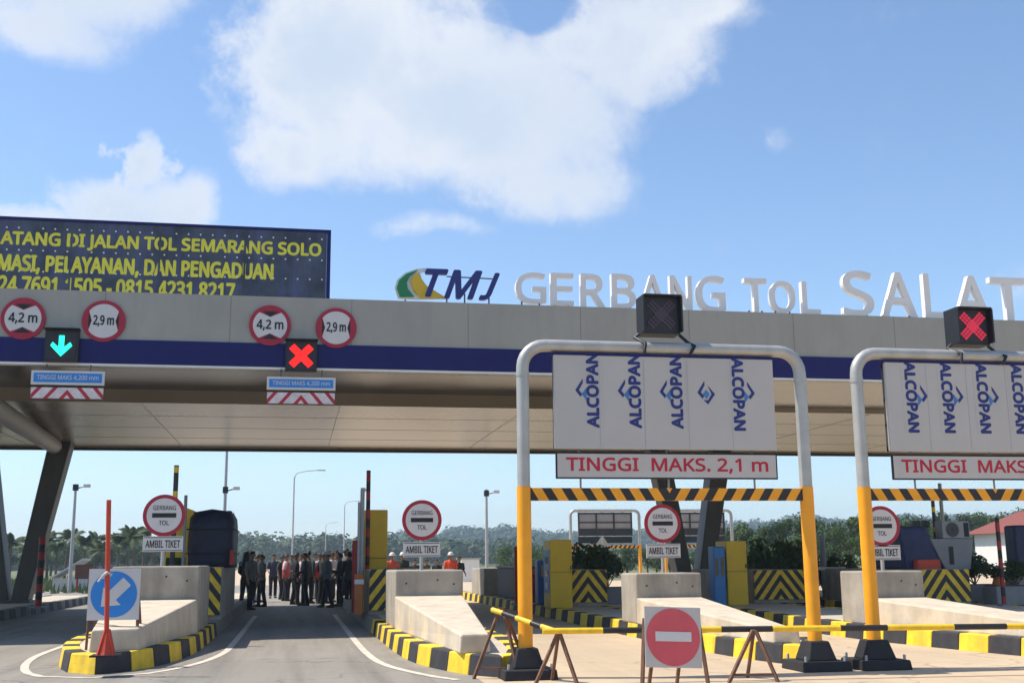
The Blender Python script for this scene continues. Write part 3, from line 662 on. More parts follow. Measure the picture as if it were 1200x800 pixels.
# chevron bulkheads
CHEV = stripes('chevron', YEL, BLK, 1, .78, .27, True, rough=.55, duty=.5, phase=.05, var=.25)
def bulkhead(x0, x1, y0, y1, zt, label):
    cx = (x0 + x1) / 2; t = thing('chevron_bulkhead', label, 'bulkhead', (cx, y0, 0), 0, 'yellow and black chevron bulkheads')
    w = (x1 - x0) / 2
    b = MB(); b.box((-w, .05, KH - .014), (w, y1 - y0, zt), M['concrete']); b.build('wall', t, bevel=.02)
    b = MB(); b.box((-w + .02, 0, .34), (w - .02, .047, zt - .01), CHEV); b.build('chevron_panel', t)
bulkhead(-2.95, -1.47, 24.6, 30, 1.30, 'chevron bulkhead below the booth wrapped in black sheeting')
bulkhead(1.58, 2.95, 25.6, 30, 1.22, 'chevron bulkhead below the tall yellow machine beside the people')
bulkhead(at(666, 690, 28.3).x, 7.7, 28.3, 33, 1.13, 'chevron bulkhead right of the orange gauge leg and yellow machine')
bulkhead(at(884, 690, 28.2).x, at(946, 690, 28.2).x, 28.2, 33, 1.08, 'wide chevron bulkhead right of the blue and yellow machine')
bulkhead(14.35, 15.6, 25, 30, 1.08, 'chevron bulkhead below the air conditioner booth')

# round toll signs with plates
def toll_sign(x, y, zc, zp, zbase, label, wp):
    t = thing('toll_sign', label, 'traffic sign', (x, y, zbase), 0, 'round toll gate signs on the barriers')
    r = .355; zc -= zbase; zp -= zbase
    b = MB(); b.tube([(0, .06, -.02), (0, .06, zc + .2)], .033, M['galv'], 10); b.build('pole', t)
    b = MB(); b.disc_xz((0, zc), 0, r, 0, M['sign_red'], 44, yb=.02); b.disc_xz((0, zc), 0, r * .82, -.004, M['sign_white'], 44)
    b.box((-r * .56, -.009, zc - .038), (r * .56, -.005, zc + .038), M['sign_black'])
    b.text('GERBANG', 0, zc + r * .36, -.008, r * 1.05, r * .22, M['sign_black'], bold=.006); b.text('TOL', 0, zc - r * .36, -.008, r * .46, r * .22, M['sign_black'], bold=.012)
    b.build('sign_face', t)
    b = MB(); b.box((-wp, 0, zp - .13), (wp, .02, zp + .13), M['sign_white'])
    for q in ((-wp + .015, zp - .115, wp - .015, zp - .105), (-wp + .015, zp + .105, wp - .015, zp + .115)): b.box((q[0], -.004, q[1]), (q[2], -.001, q[3]), M['sign_black'])
    b.text('AMBIL TIKET', 0, zp, -.006, wp * 1.72, .12, M['sign_black'], bold=.012); b.build('plate', t)
for (px, py, pp, y, zb, lab) in ((192.5, 603.5, 637, 20.6, 1.33, 'round toll sign above the keep left island barrier'), (494.5, 609, 643.5, 20.6, 1.22, 'round toll sign above the barrier beside the people'),
                       (776.5, 613, 645, 20.8, 1.12, 'round toll sign above the no entry board'), (1033, 616, 647, 19.1, 1.13, 'round toll sign partly behind the second gauge leg')):
    c = at(px, py, y); toll_sign(c.x, y, c.z, at(px, pp, y).z, zb, lab, .33)

# keep left board and red post
def keep_left():
    c = at(133.5, 695, 16.6); t = thing('keep_left_board', 'blue keep left arrow board on rusty legs at the island nose', 'traffic sign', (c.x, 16.6, KH - .01), R(-4))
    zc = c.z - KH; h = .34
    b = MB(); b.box((-h, 0, zc - h), (h, .02, zc + h), M['sign_white']); b.disc_xz((0, zc), 0, .305, -.004, M['sign_blue'], 44)
    X_ = Matrix.Translation((0, 0, zc)) @ Matrix.Rotation(R(45), 4, 'Y')
    arrow = [(-.075, .24), (.075, .24), (.075, -.03), (.17, -.03), (0, -.23), (-.17, -.03), (-.075, -.03)]
    b.add([tuple(X_ @ Vector((x, -.008, z))) for x, z in arrow], [tuple(range(7))], M['sign_white'])
    b.build('board', t)
    for s in (-1, 1):
        b = MB(); b.bar((s * .31, .04, zc + .2), (s * .33, .03, 0), .03, M['rust']); b.build('leg', t)
        b = MB(); b.bar((s * .29, .06, zc + .2), (s * .31, .45, 0), .035, M['rust']); b.build('leg', t)
    b = MB(); b.bar((-.31, .06, .16), (.31, .06, .16), .025, M['rust']); b.build('crossbar', t)
keep_left()
def red_post():
    p = gz(124, 768, KH); q = at(129, 586, p.y + .1)
    t = thing('red_post', 'tall thin red post with flared foot on the striped island nose', 'post', (p.x, p.y, KH))
    h = q.z - KH; dx = q.x - p.x
    b = MB(); b.tube([(0, 0, .1), (dx, 0, h)], .030, M['red_post'], 12); b.build('pole', t)
    b = MB(); b.tube([(0, 0, 0), (0, 0, .05), (0, 0, .28)], [.13, .11, .045], M['red_post'], 8, smooth=False)
    for k in range(4):
        a = R(45 + 90 * k); b.bar((.13 * math.cos(a), .13 * math.sin(a), .0), (.03 * math.cos(a), .03 * math.sin(a), .32), .022, M['red_post'])
    b.box((-.17, -.17, -.004), (.17, .17, .018), M['rubber'])
    b.build('foot', t)
    b = MB(); X0 = dx * .5
    b.tube([(X0 - .05, -.02, h * .5), (X0, -.045, h * .53), (X0 + .05, -.02, h * .52), (X0, .045, h * .5), (X0 - .05, -.02, h * .5)], .02, M['sign_white'], 6); b.tube([(X0 - .03, -.045, h * .52), (X0 - .1, -.06, h * .47)], .014, M['sign_white'], 6); b.build('tied_ribbon', t)
red_post()

# ------------------------------------------------------------------ height gauges
HBAR = stripes('bar_stripes', (.88, .36, .010), (.025, .018, .018), 1, -.62, .245, True, duty=.52, phase=.0, var=.12)
def gauge():
    t = thing('height_gauge', 'grey and orange pipe height gauge with the unlit signal on top', 'height gauge', (4.55, 13.75, 0), 0, 'height gauges over the small vehicle lanes')
    hw, zt, zs, r = 1.95, 4.16, 2.3, .084
    path = [(-hw, 0, zs), (-hw, 0, zt - .3)] + [(-hw + .3 - .3 * math.cos(a), 0, zt - .3 + .3 * math.sin(a)) for a in [R(15 * k) for k in range(1, 7)]]
    path += [(-x, y, z) for x, y, z in path[::-1]]
    b = MB(); b.tube(path, r, M['galv'], 16)
    for s in (-1, 1): b.tube([(s * hw, 0, zt - .42), (s * hw, 0, zt - .36)], r * 1.08, M['galv'], 16)
    b.build('pipe_frame', t)
    for s in (-1, 1):
        b = MB(); b.tube([(s * hw, 0, .30), (s * hw, 0, zs)], r * 1.1, M['orange'], 18); b.build('leg', t)
        b = MB(); b.hexa([(s * hw - .2, -.22, .12), (s * hw + .2, -.22, .12), (s * hw + .2, .22, .12), (s * hw - .2, .22, .12)], [(s * hw - .13, -.15, .35), (s * hw + .13, -.15, .35), (s * hw + .13, .15, .35), (s * hw - .13, .15, .35)], M['rubber'])
        b.hexa([(s * hw - .34, -.36, 0), (s * hw + .34, -.36, 0), (s * hw + .34, .36, 0), (s * hw - .34, .36, 0)], [(s * hw - .325, -.34, .118), (s * hw + .325, -.34, .118), (s * hw + .325, .34, .118), (s * hw - .325, .34, .118)], M['rubber'])
        base = b.build('weight_base', t, bevel=.015)
        for i in (-1, 1):
            for j in (-1, 1):
                b = MB(); b.tube([(s * hw + i * .27, j * .28, .118), (s * hw + i * .27, j * .28, .18)], .018, M['galv_dull'], 6); b.build('bolt', base)
    b = MB(); b.box((-hw + .06, -.05, 2.12), (hw - .06, .05, 2.28), HBAR); b.build('height_bar', t)
    # cladding panel with its printed protective film
    b = MB(); x0, x1, z0, z1 = -1.54, 1.53, 2.79, 4.03
    b.box((x0, -.06, z0), (x1, -.02, z1), M['panel'])
    for k in range(6):
        x = x0 + (x1 - x0) * k / 5
        if 0 < k < 5: b.box((x - .003, -.0625, z0 + .02), (x + .003, -.0605, z1 - .02), M['ink_grey'])
    b.box((x0, -.0195, z0 + .01), (x1, .0, z1 - .01), M['panel_back'])
    for k in range(4):
        x = x0 + .04 + (x1 - x0 - .08) * k / 3; b.box((x - .04, .003, z0), (x + .04, .05, z1), M['dark_trim'])
    for z in (z0 + .04, z0 + .36, z0 + .72, z1 - .04): b.box((x0, .006, z - .03), (x1, .046, z + .03), M['dark_trim'])
    b.box((x0 + .02, .002, z0 + .05), (x1 - .02, .005, z0 + .33), M['dark_trim'])
    def film(cx, up, text=True, logo=0):
        q = 1 if up else -1
        if text:
            b.text('ALCOPAN', cx, 3.565 if up else 3.55, -.066, .98, .15, M['ink'], rot=R(90) * q, bold=.05)
            for k in range(22):
                z = z0 + .28 + k * .042; b.box((cx + q * .135 - .003, -.0625, z), (cx + q * .135 + .003, -.0605, z + .02), M['ink_grey'])
        lx = logo; s = q
        if text: tri = [(0, .17), (-.13, .0), (0, -.17)]
        b.sheet_xz([(lx - s * .02, 3.66), (lx - s * .02, 3.72), (lx - s * .125, 3.56), (lx - s * .055, 3.475), (lx - s * .03, 3.51), (lx - s * .075, 3.565)], -.064, M['ink'])
        b.sheet_xz([(lx + s * .03, 3.60), (lx - s * .04, 3.51), (lx + s * .03, 3.42)] if text else [(lx + .0, 3.60), (lx - .05, 3.54), (lx, 3.47), (lx + .05, 3.54)], -.064, M['ink_blue'])
        if not text: b.sheet_xz([(lx + .02, 3.66), (lx + .125, 3.54), (lx + .02, 3.40), (lx - .04, 3.46), (lx + .02, 3.455), (lx + .075, 3.54)], -.0645, M['ink'])
    if FILM == 1:
        for cx in (-1.02, -.44, .14): film(cx, True, True, cx - .11)
        film(.0, True, False, .56); film(1.02, False, True, 1.13)
    else:
        for cx in (-1.17, -.62, -.07, .48, 1.03): film(cx, False, True, cx + .12)
    b.build('panel', t)
    b = MB(); b.box((-1.53, -.05, 2.40), (1.53, -.02, 2.745), M['sign_black']); b.box((-1.51, -.053, 2.42), (1.51, -.051, 2.725), M['board_white']); b.text('TINGGI  MAKS. 2,1 m', 0, 2.575, -.057, 2.78, .195, M['red_text'], bold=.02)
    b.build('height_sign', t)
    for s in (-1.2, 0, 1.2):
        b = MB(); b.tube([(s, -.03, 2.28), (s, -.03, 2.41)], .014, M['grey_metal'], 6); b.tube([(s, .02, 2.74), (s, .02, 2.8)], .014, M['grey_metal'], 6); b.build('spacer', t)
    b = MB(); b.box((-1.56, -.07, 4.032), (1.56, .06, 4.052), M['navy']); b.build('top_rail', t)
    for o in [c for c in CH[t.name]] + [d for c in CH[t.name] for d in CH.get(c.name, [])]:
        for v in o.data.vertices:
            v.co.x *= .942; v.co.y *= .942
            if v.co.z > 1.35: v.co.z = 1.35 + (v.co.z - 1.35) * .942
    return t
FILM = 1; g1 = gauge()
FILM = 2; g2 = gauge(); g2.location = (9.0, 13.72, 0); g2['label'] = 'grey and orange pipe height gauge with the lit red cross on top'
FAR = (('above the dark planter shrub', 710, 58), ('through the V column', 820, 58))
for lab, px, y in FAR:
    c = at(px, 655, y); dup(g1, (c.x, y, -.1), math.pi, 'distant height gauge seen from behind ' + lab)
def gantry_signal(px, y, on, label):
    c = at(px, 370, y); t = thing('lane_signal', label, 'lane signal', (c.x, y, 4.085 if not on else 4.05), 0, 'lane signals')
    h = .25
    b = MB(); b.box((-h, -.02, .10), (h, .24, .10 + 2 * h), M['black_case']); b.box((-h, -.12, .10 + 2 * h - .02), (h, -.022, .10 + 2 * h), M['black_case'])
    for s in (-1, 1): b.box((s * h - .012, -.12, .12), (s * h + .012, -.022, .08 + 2 * h), M['black_case'])
    b.box((-h + .03, -.026, .13), (h - .03, -.021, .07 + 2 * h), M['lens']); b.build('case', t, bevel=.008)
    b = MB(); m = M['led_dim'] if on else M['led_off']
    for s in (1, -1):
        X_ = Matrix.Translation((0, -.034, .10 + h)) @ Matrix.Rotation(R(45 * s), 4, 'Y')
        for k in (-1, 0, 1):
            n = 10
            for i in range(n): b.box((-.215 + i * .0445, -.004 * (1 if s > 0 else 1.5), k * .042 - .016), (-.215 + i * .0445 + .036, .004, k * .042 + .016), m, X_)
    b.build('led_cross', t)
    for s in (-1, 1):
        b = MB(); b.tube([(s * .27, .08, .11), (s * .33, .08, .06), (s * .25, -.12, -.05), (s * .27, -.13, -.17)] if s < 0 else [(s * .27, .08, .11), (s * .38, .05, .0), (s * .40, -.12, -.07), (s * .33, -.13, -.18)], .022, M['black_case'], 8); b.build('bracket', t)
gantry_signal(774, 13.75, False, 'unlit black lane signal on top of the first height gauge')
gantry_signal(1137, 13.72, True, 'black lane signal with a red dotted cross on top of the second height gauge')

# ------------------------------------------------------------------ barricade rails, trestles, no entry board
def rail(a, e, r, segs, label):
    a, e = Vector(a), Vector(e); mid = a.copy(); t = thing('barricade_rail', label, 'barrier rail', a, 0, 'striped barricade rails')
    b = MB(); d = e - a; x = 0
    for i, L_ in enumerate(segs): b.tube([d * x, d * (x + L_)], r, M['rail_yellow'] if i % 2 == 0 else M['rail_black'], 12); x += L_
    b.build('rail', t)
def trestle(top, feet, label, brace=True):
    top = Vector(top); t = thing('rail_trestle', label, 'trestle', (top.x, top.y, 0), 0, 'rusty trestles under the striped rails')
    for f in feet:
        b = MB(); b.bar((f[0] * .06, f[1] * .06, top.z), (f[0], f[1], 0), .034, M['rust']); b.build('leg', t)
    if brace:
        b = MB(); b.bar((feet[0][0] * .85, feet[0][1] * .85, top.z * .15), (feet[1][0] * .85, feet[1][1] * .85, top.z * .15), .026, M['rust']); b.build('brace', t)
ta = at(588, 712, 13.9); tb = at(655, 742, 13.0); tc_ = at(884, 738, 12.7)
trestle(ta, [(-.36, -.1), (.16, -.3), (.36, .1)], 'rusty trestle at the striped nose left of the orange gauge leg')
trestle(tb, [(-.3, -.08), (.16, -.18), (.0, .4)], 'rusty trestle where the two striped rails meet', False)
trestle(tc_, [(-.38, -.12), (.17, -.2), (.05, .4)], 'rusty trestle right of the red no entry board')
rail(at(577, 716, 13.9) + Vector((0, 0, .02)), at(650, 742, 13.1) + Vector((0, 0, .03)), .032, [.18, .22, .24, .16, .20], 'short striped rail sloping down past the orange gauge leg')
ra = at(636, 739, 13.0); rb = at(1420, 731, 12.3)
rail(ra + Vector((0, 0, .0)), rb, .034, [.085, .085, .085, .075, .10, .07, .10, .08, .10, .08, .14], 'long striped rail running level in front of both gauges')
def no_entry():
    y = 12.1; c = at(789, 746, y); t = thing('no_entry_board', 'faded red no entry board with white bar on rusty legs', 'traffic sign', (c.x, y, 0), 0)
    zc = c.z; h = .315; X_ = Matrix.Translation((0, 0, zc)) @ Matrix.Rotation(R(2.5), 4, 'Y') @ Matrix.Rotation(R(-7), 4, 'X')
    b = MB(); b.box((-h, 0, -h), (h, .015, h), M['board_white'], X_)
    d = MB(); d.disc_xz((0, 0), 0, .30, -.004, M['sign_pink'], 44); d.box((-.20, -.012, -.045), (.20, -.007, .055), M['sign_white'])
    for vs, f, m in zip([d.v] , [d.f], [d.m]): pass
    for f, k in zip(d.f, d.m): b.add([d.v[i] for i in f], [tuple(range(len(f)))], d.mats[k], X=X_)
    b.build('board', t)
    for s in (-1, 1):
        b = MB(); b.bar((s * .30, .05, zc + .2), (s * .37, -.02, 0), .034, M['rust']); b.build('leg', t)
        b = MB(); b.bar((s * .15, .06, zc + .2), (s * .16, .42, 0), .034, M['rust']); b.build('leg', t)
no_entry()

# ------------------------------------------------------------------ booths, machines, posts on the islands
def wrapped_booth():
    a = at(220, 597, 25.2); e = at(272, 660, 25.2); w = (e.x - a.x) / 2; cx = (a.x + e.x) / 2; z0 = 1.28; zt = a.z
    t = thing('toll_booth', 'toll booth wrapped in black sheeting with rounded top', 'toll booth', (cx, 25.2, 0))
    g = random.Random(5); nx, nz = 10, 9
    b = MB(); prof = []
    for k in range(nz + 1):
        q = k / nz; z = z0 + (zt - z0) * q; s = 1 if q < .72 else math.sqrt(max(0, 1 - ((q - .72) / .28) ** 2 * .34)); prof.append((z, s))
    n = 28; vs = []
    for z, s in prof:
        for k in range(n):
            a_ = 2 * math.pi * k / n; c, d = math.cos(a_), math.sin(a_); sq = 1 / max(abs(c), abs(d)  ) ** .93
            j = 1 + g.uniform(-.025, .025); vs.append((w * c * sq * s * j, 1.25 + 1.2 * d * sq * s * j, z + (g.uniform(-.03, .03) if z > z0 else 0)))
    fs = [(i * n + k, i * n + (k + 1) % n, (i + 1) * n + (k + 1) % n, (i + 1) * n + k) for i in range(nz) for k in range(n)] + [tuple(range(nz * n, nz * n + n)), tuple(range(n))[::-1]]
    b.add(vs, fs, M['tarp'], True); b.build('sheeting', t)
    b = MB()
    for z in (z0 + .3, zt - .4): b.tube([(w * 1.03 * c, 1.25 + 1.24 * d, z) for c, d in ((-1, -1), (1, -1), (1, 1), (-1, 1), (-1, -1))], .012, M['rubber'], 6)
    b.build('rope', t)
    b = MB(); b.box((w - .05, -.05, z0 + .06), (w + .03, .0, z0 + .36), M['red_dark']); b.build('reflector', t)
wrapped_booth()
def ticket_machine(x0, x1, y, zt, label, zc=None, blue=False):
    cx = (x0 + x1) / 2; w = (x1 - x0) / 2; t = thing('ticket_machine', label, 'ticket machine', (cx, y, 0), 0, 'yellow ticket machines on the islands')
    zb = KH - .012
    b = MB(); b.box((-w, 0, zb), (w, .75, zt), M['machine_yellow']); b.build('housing', t, bevel=.02)
    b = MB(); b.box((-w - .012, .06, zb + .35), (-w - .002, .69, zt - .25), M['machine_blue'] if blue else M['orange_brown']); b.build('front_panel', t)
    for z in (zb + .75, zb + 1.05):
        b = MB(); b.box((-w - .02, .2, z), (-w - .013, .5, z + .16), M['glass_dark']); b.build('slot', t)
    b = MB(); b.box((-w - .017, .28, zb + 1.28 if zt > 2 else zb + .45), (-w - .013, .46, zb + 1.40 if zt > 2 else zb + .6), M['sign_white']); b.build('sticker', t)
    b = MB(); b.box((-w + .002, -.008, zb + (zt - zb) * .52), (w - .002, -.002, zb + (zt - zb) * .53), M['orange_brown']); b.box((w - .05, -.03, zb + .9), (w - .03, -.003, zb + 1.0), M['black_case']); b.build('door_seam', t)
    return t
ticket_machine(1.56, 2.09, 27, 2.56, 'tall yellow machine beside the people, above its own chevrons')
tm = ticket_machine(at(645, 690, 27.4).x, at(671, 690, 27.4).x, 27.4, 1.86, 'yellow and blue machine just right of the orange gauge leg', blue=True)
ticket_machine(at(853, 690, 27.4).x, at(877, 690, 27.4).x, 27.4, 1.80, 'yellow machine with a blue face beside the wide chevron bulkhead', blue=True)
p0 = at(835, 640, 27.3); p1 = at(853, 712, 27.3)
t = thing('card_reader', 'blue card reader column with two dark windows on the yellow machine\'s left', 'card reader', ((p0.x + p1.x) / 2, 27.3, 0))
w = (p1.x - p0.x) / 2 - .015
b = MB(); b.box((-w, 0, KH - .012), (w, .4, p0.z), M['machine_blue']); b.build('housing', t, bevel=.03)
for s in (-.5, .5):
    b = MB(); b.box((s * w - w * .3, -.006, .95), (s * w + w * .3, -.002, 1.4), M['glass_dark']); b.build('window', t)
q0 = at(630, 656, 29.6); q1 = at(643, 712, 29.6)
t = thing('card_reader', 'slim blue card reader column just right of the left orange gauge leg', 'card reader', ((q0.x + q1.x) / 2, 29.6, 0))
w = (q1.x - q0.x) / 2
b = MB(); b.box((-w, 0, KH - .012), (w, .4, q0.z), M['machine_navy']); b.build('housing', t, bevel=.03)
b = MB(); b.box((-w * .5, -.006, .95), (w * .5, -.002, 1.25), M['glass_dark']); b.build('window', t)
a0 = at(203, 592, 24.6); a1 = at(222, 650, 24.6)
t = thing('ticket_machine', 'yellow machine half hidden behind the round sign left of the wrapped booth', 'ticket machine', (a0.x, 25.6, 0), 0, 'yellow ticket machines on the islands')
b = MB(); b.hexa([(-.35, 0, KH - .012), (.30, 0, KH - .012), (.30, .6, KH - .012), (-.35, .6, KH - .012)], [(-.10, 0, a0.z + .1), (.34, 0, a0.z - .06), (.34, .6, a0.z - .06), (-.10, .6, a0.z + .1)], M['machine_yellow']); b.build('housing', t, bevel=.02)
b = MB(); b.box((-.2, -.01, 1.0), (.2, -.002, 1.5), M['leaf_dark']); b.build('panel', t)

POST_Y = stripes('post_yellow', YEL, BLK, 0, 1, .5, duty=.25, phase=.1); POST_R = stripes('post_red', (.36, .02, .02), (.02, .015, .015), 0, 1, .42, duty=.5)
def post(px, pyt, y, zb, r, m, label, cap=None, name='marker_post'):
    c = at(px, pyt, y); t = thing(name, label, 'post', (c.x, y, zb), 0, 'slim marker posts on the islands')
    b = MB(); b.tube([(0, 0, -.01), (0, 0, c.z - zb)], r, m, 10); b.build('pole', t)
    b = MB(); b.box((-r * 2.2, -r * 2.2, -.01), (r * 2.2, r * 2.2, .03), M['grey_metal']); b.build('foot', t)
    if cap == 'camera':
        b = MB(); b.box((-.17, -.05, c.z - zb - .5), (-.02 - r, .05, c.z - zb - .4), M['sign_white']); b.box((-.02 - r, -.02, c.z - zb - .47), (0, .02, c.z - zb - .43), M['galv']); b.build('camera', t)
post(207, 545, 24.4, 1.30, .05, POST_Y, 'black and yellow banded post above the round sign left of the wrapped booth')
post(218, 580, 25.0, 1.30, .035, M['grey_metal'], 'short grey post beside the wrapped booth')
post(432, 551, 26.8, KH, .05, POST_R, 'tall red and black post with a small camera beside the tall yellow machine', 'camera')
post(425, 573, 26.4, KH, .05, M['galv_dull'], 'grey pipe post left of the tall yellow machine')
post(421, 588, 26.2, KH, .03, M['galv_dull'], 'thin grey pipe left of the tall yellow machine')
post(416.5, 633, 26.5, KH, .07, M['red_dark'], 'short dark red post nearest the people')
post(50, 629, 33.5, KH, .09, POST_R, 'dark red post on the left edge island')
post(606, 640, 30, KH, .08, M['red_dark'], 'dark red post behind the left orange gauge leg')
post(1092, 574, 26.6, 1.07, .045, POST_Y, 'black and yellow banded post above the air conditioner booth')
post(1101, 566, 34, KH, .06, M['galv'], 'pale grey post rising behind the air conditioner booth')
post(1168, 606, 24.5, KH, .05, POST_R, 'thin red and black post in front of the white house')
post(963, 628, 31, KH, .08, M['grey_metal'], 'grey post between the two orange gauge legs')
t = thing('post_guard', 'orange brown guard post left of the tall yellow machine', 'post', (at(421, 690, 25.4).x, 25.5, 0))
b = MB(); b.box((-.09, 0, KH - .012), (.09, .3, 1.12), M['orange_brown']); b.build('box', t, bevel=.02)
b = MB(); b.box((-.1, -.01, .9), (.1, -.002, 1.0), M['sign_white']); b.build('reflector', t)
t = thing('side_cabinet', 'orange brown cabinet right of the left orange gauge leg', 'cabinet', (at(626, 690, 31).x, 31, 0))
b = MB(); b.box((-.1, 0, KH - .012), (.14, .5, 1.15), M['orange_brown']); b.build('body', t, bevel=.02); b = MB(); b.box((-.08, -.012, .4), (.12, -.002, 1.0), M['red_dark']); b.build('door', t)
t = thing('booth_base', 'dark low booth base with flat top left of the orange gauge leg', 'booth base', (6.5, 33.4, 0))
b = MB(); b.box((0, 0, KH - .012), (1, 4.2, 1.16), M['tarp']); b.build('wall', t, bevel=.02); b = MB(); b.box((-.04, -.04, 1.162), (1.04, 4.24, 1.21), M['dark_trim']); b.build('coping', t)

def ac_booth():
    y = 26; a = at(1055, 616, y); e = at(1146, 668, y); z0 = 1.06
    t = thing('toll_booth', 'toll booth with navy cover and grey air conditioner housing', 'toll booth', (a.x, y, 0))
    W_ = e.x - a.x; zt = a.z
    b = MB(); b.hexa([(0.1, 0, z0), (W_ * .55, 0, z0), (W_ * .55, 1.6, z0), (.1, 1.6, z0)], [(0, .1, zt), (W_ * .36, .02, zt - .02), (W_ * .36, 1.6, zt), (0, 1.6, zt)], M['tarp_blue']); b.build('cover', t, bevel=.06)
    b = MB(); b.hexa([(W_ * .56, -.02, z0), (W_ * .9, -.02, z0), (W_ * .9, 1.4, z0), (W_ * .56, 1.4, z0)], [(W_ * .38, -.02, z0 + .74), (W_ * .97, -.02, z0 + .74), (W_ * .97, 1.4, z0 + .74), (W_ * .38, 1.4, z0 + .74)], M['grey_metal']); b.build('housing', t, bevel=.02)
    b = MB(); b.box((W_ * .62, -.03, z0 + .12), (W_ * .68, -.022, z0 + .55), M['sign_black']); b.build('slot', t)
    b = MB(); b.box((.25, -.25, z0 - .0), (.85, -.02, z0 + .24), M['red_post']); b.build('red_box', t, bevel=.02)
    # outdoor unit on top
    ac = MB(); x0, x1 = W_ * .58, W_ * .95; z1 = z0 + .745; ac.box((x0, .05, z1), (x1, .4, z1 + .42), M['ac']); u = ac.build('air_conditioner', t, bevel=.02)
    b = MB(); b.disc_xz((x0 + .26, z1 + .21), 0, .17, .042, M['sign_black'], 24); b.disc_xz((x0 + .26, z1 + .21), .17, .19, .04, M['grey_metal'], 24)
    for k in range(3): b.disc_xz((x0 + .26, z1 + .21), .05 + k * .04, .058 + k * .04, .038, M['grey_metal'], 24)
    b.build('fan_grille', u)
    b = MB(); b.box((x1 - .16, .042, z1 + .04), (x1 - .03, .048, z1 + .38), M['tarp']); b.build('grille', u)
    for px in (1083, 1094):
        c = at(px, 606, y); b = MB(); b.box((c.x - a.x - .07, .3, zt - .02), (c.x - a.x + .07, .5, zt + .14), M['black_case']); b.build('lamp', t, bevel=.02)
ac_booth()
t = thing('toll_booth', 'toll booth with navy cover at the right edge', 'toll booth', (at(1192, 660, 27).x, 27, 0))
b = MB(); b.box((0, 0, KH - .012), (1.5, .6, 1.0), M['concrete']); b.build('base', t, bevel=.02)
b = MB(); b.box((.05, .05, 1.002), (1.45, .55, 2.15), M['tarp_blue']); b.build('cover', t, bevel=.06)
t = thing('traffic_barrel', 'brownish orange barrel in the shade below the white house', 'barrel', (at(1172, 700, 25.6).x, 25.6, KH - .01), 0)
b = MB(); b.tube([(0, 0, 0), (0, 0, .08), (0, 0, .1), (0, 0, .5), (0, 0, .62), (0, 0, .66)], [.2, .2, .17, .15, .1, .06], M['orange_brown'], 16); b.build('drum', t)
b = MB(); b.tube([(0, 0, .28), (0, 0, .36)], .168, M['red_dark'], 16); b.build('band', t)
t = thing('guard_rail', 'pale guard rail on short posts between the orange gauge legs', 'guard rail', (at(957, 665, 30).x, 30.2, 0))
b = MB(); b.box((0, -.03, 1.04), (.95, .03, 1.12), M['concrete_pale']); b.build('rail', t, bevel=.01)
for x in (.08, .87):
    b = MB(); b.bar((x, .06, KH - .01), (x, .06, 1.12), .07, M['rust']); b.build('post', t)
t = thing('warning_sign', 'grey back of a triangular warning sign above the plants', 'traffic sign', (at(706, 640, 50).x, 50, 0))
c0, c1, c2 = at(706, 627, 50), at(694, 645, 50), at(718, 645, 50); ox = at(706, 640, 50).x
b = MB(); b.prism_xz([(c0.x - ox, c0.z), (c1.x - ox, c1.z), (c2.x - ox, c2.z)], 0, .03, M['galv']); b.build('plate', t)
b = MB(); b.tube([(0, -.04, -.01), (0, -.04, c0.z - .1)], .035, M['galv'], 8); b.bar((-.25, -.02, c1.z + .12), (.25, -.02, c1.z + .12), .03, M['galv_dull']); b.build('pole', t)

# ------------------------------------------------------------------ lamp and camera masts, far things
def mast(px, pyt, pya, y, label, dirn=1):
    c = at(px, pyt, y); t = thing('camera_mast', label, 'mast', (c.x, y, -.02), 0, 'camera masts beyond the plaza')
    h = c.z + .02; za = at(px, pya, y).z + .02
    b = MB(); b.tube([(0, 0, 0), (0, 0, h * .5), (0, 0, h)], [.10, .085, .06], M['galv_dull'], 10); b.build('pole', t)
    b = MB(); b.tube([(0, 0, za - .15), (dirn * .5, 0, za), (dirn * .62, 0, za)], .035, M['galv_dull'], 8); b.build('arm', t)
    b = MB(); b.box((dirn * .55 - .16, -.1, za - .08), (dirn * .55 + .16, .1, za + .08), M['sign_white']); b.build('camera', t)
    b = MB(); b.box((-.13, -.1, za - .24), (.13, .1, za + .08), M['black_case']); b.build('junction_box', t)
mast(89, 567, 569, 62, 'camera mast among the palms at left')
mast(267, 500, 572, 60, 'tall mast rising behind the wrapped booth with a camera partway up')
mast(570, 573, 576, 62, 'camera mast left of the left orange gauge leg')
def street_lamp(px, pyt, y, arm, label):
    c = at(px, pyt, y); t = thing('street_lamp', label, 'street lamp', (c.x, y, -.02), 0, 'street lamps along the far road')
    h = c.z + .02; b = MB(); b.tube([(0, 0, 0), (0, 0, h - .6), (.25, 0, h - .1), (arm * .5, 0, h + .12), (arm, 0, h + .2)], [.10, .07, .05, .045, .04], M['galv_dull'], 8); b.build('pole', t)
    b = MB(); b.box((arm - .1, -.14, h + .14), (arm + .7, .14, h + .26), M['galv']); b.build('lamp_head', t, bevel=.03)
street_lamp(345, 553, 118, 2.4, 'nearest street lamp with a long arm above the people')
street_lamp(404, 588, 190, 2.2, 'middle street lamp above the heads, left of the tall yellow machine')
street_lamp(382, 613, 275, 2.0, 'farthest small street lamp above the crowd')

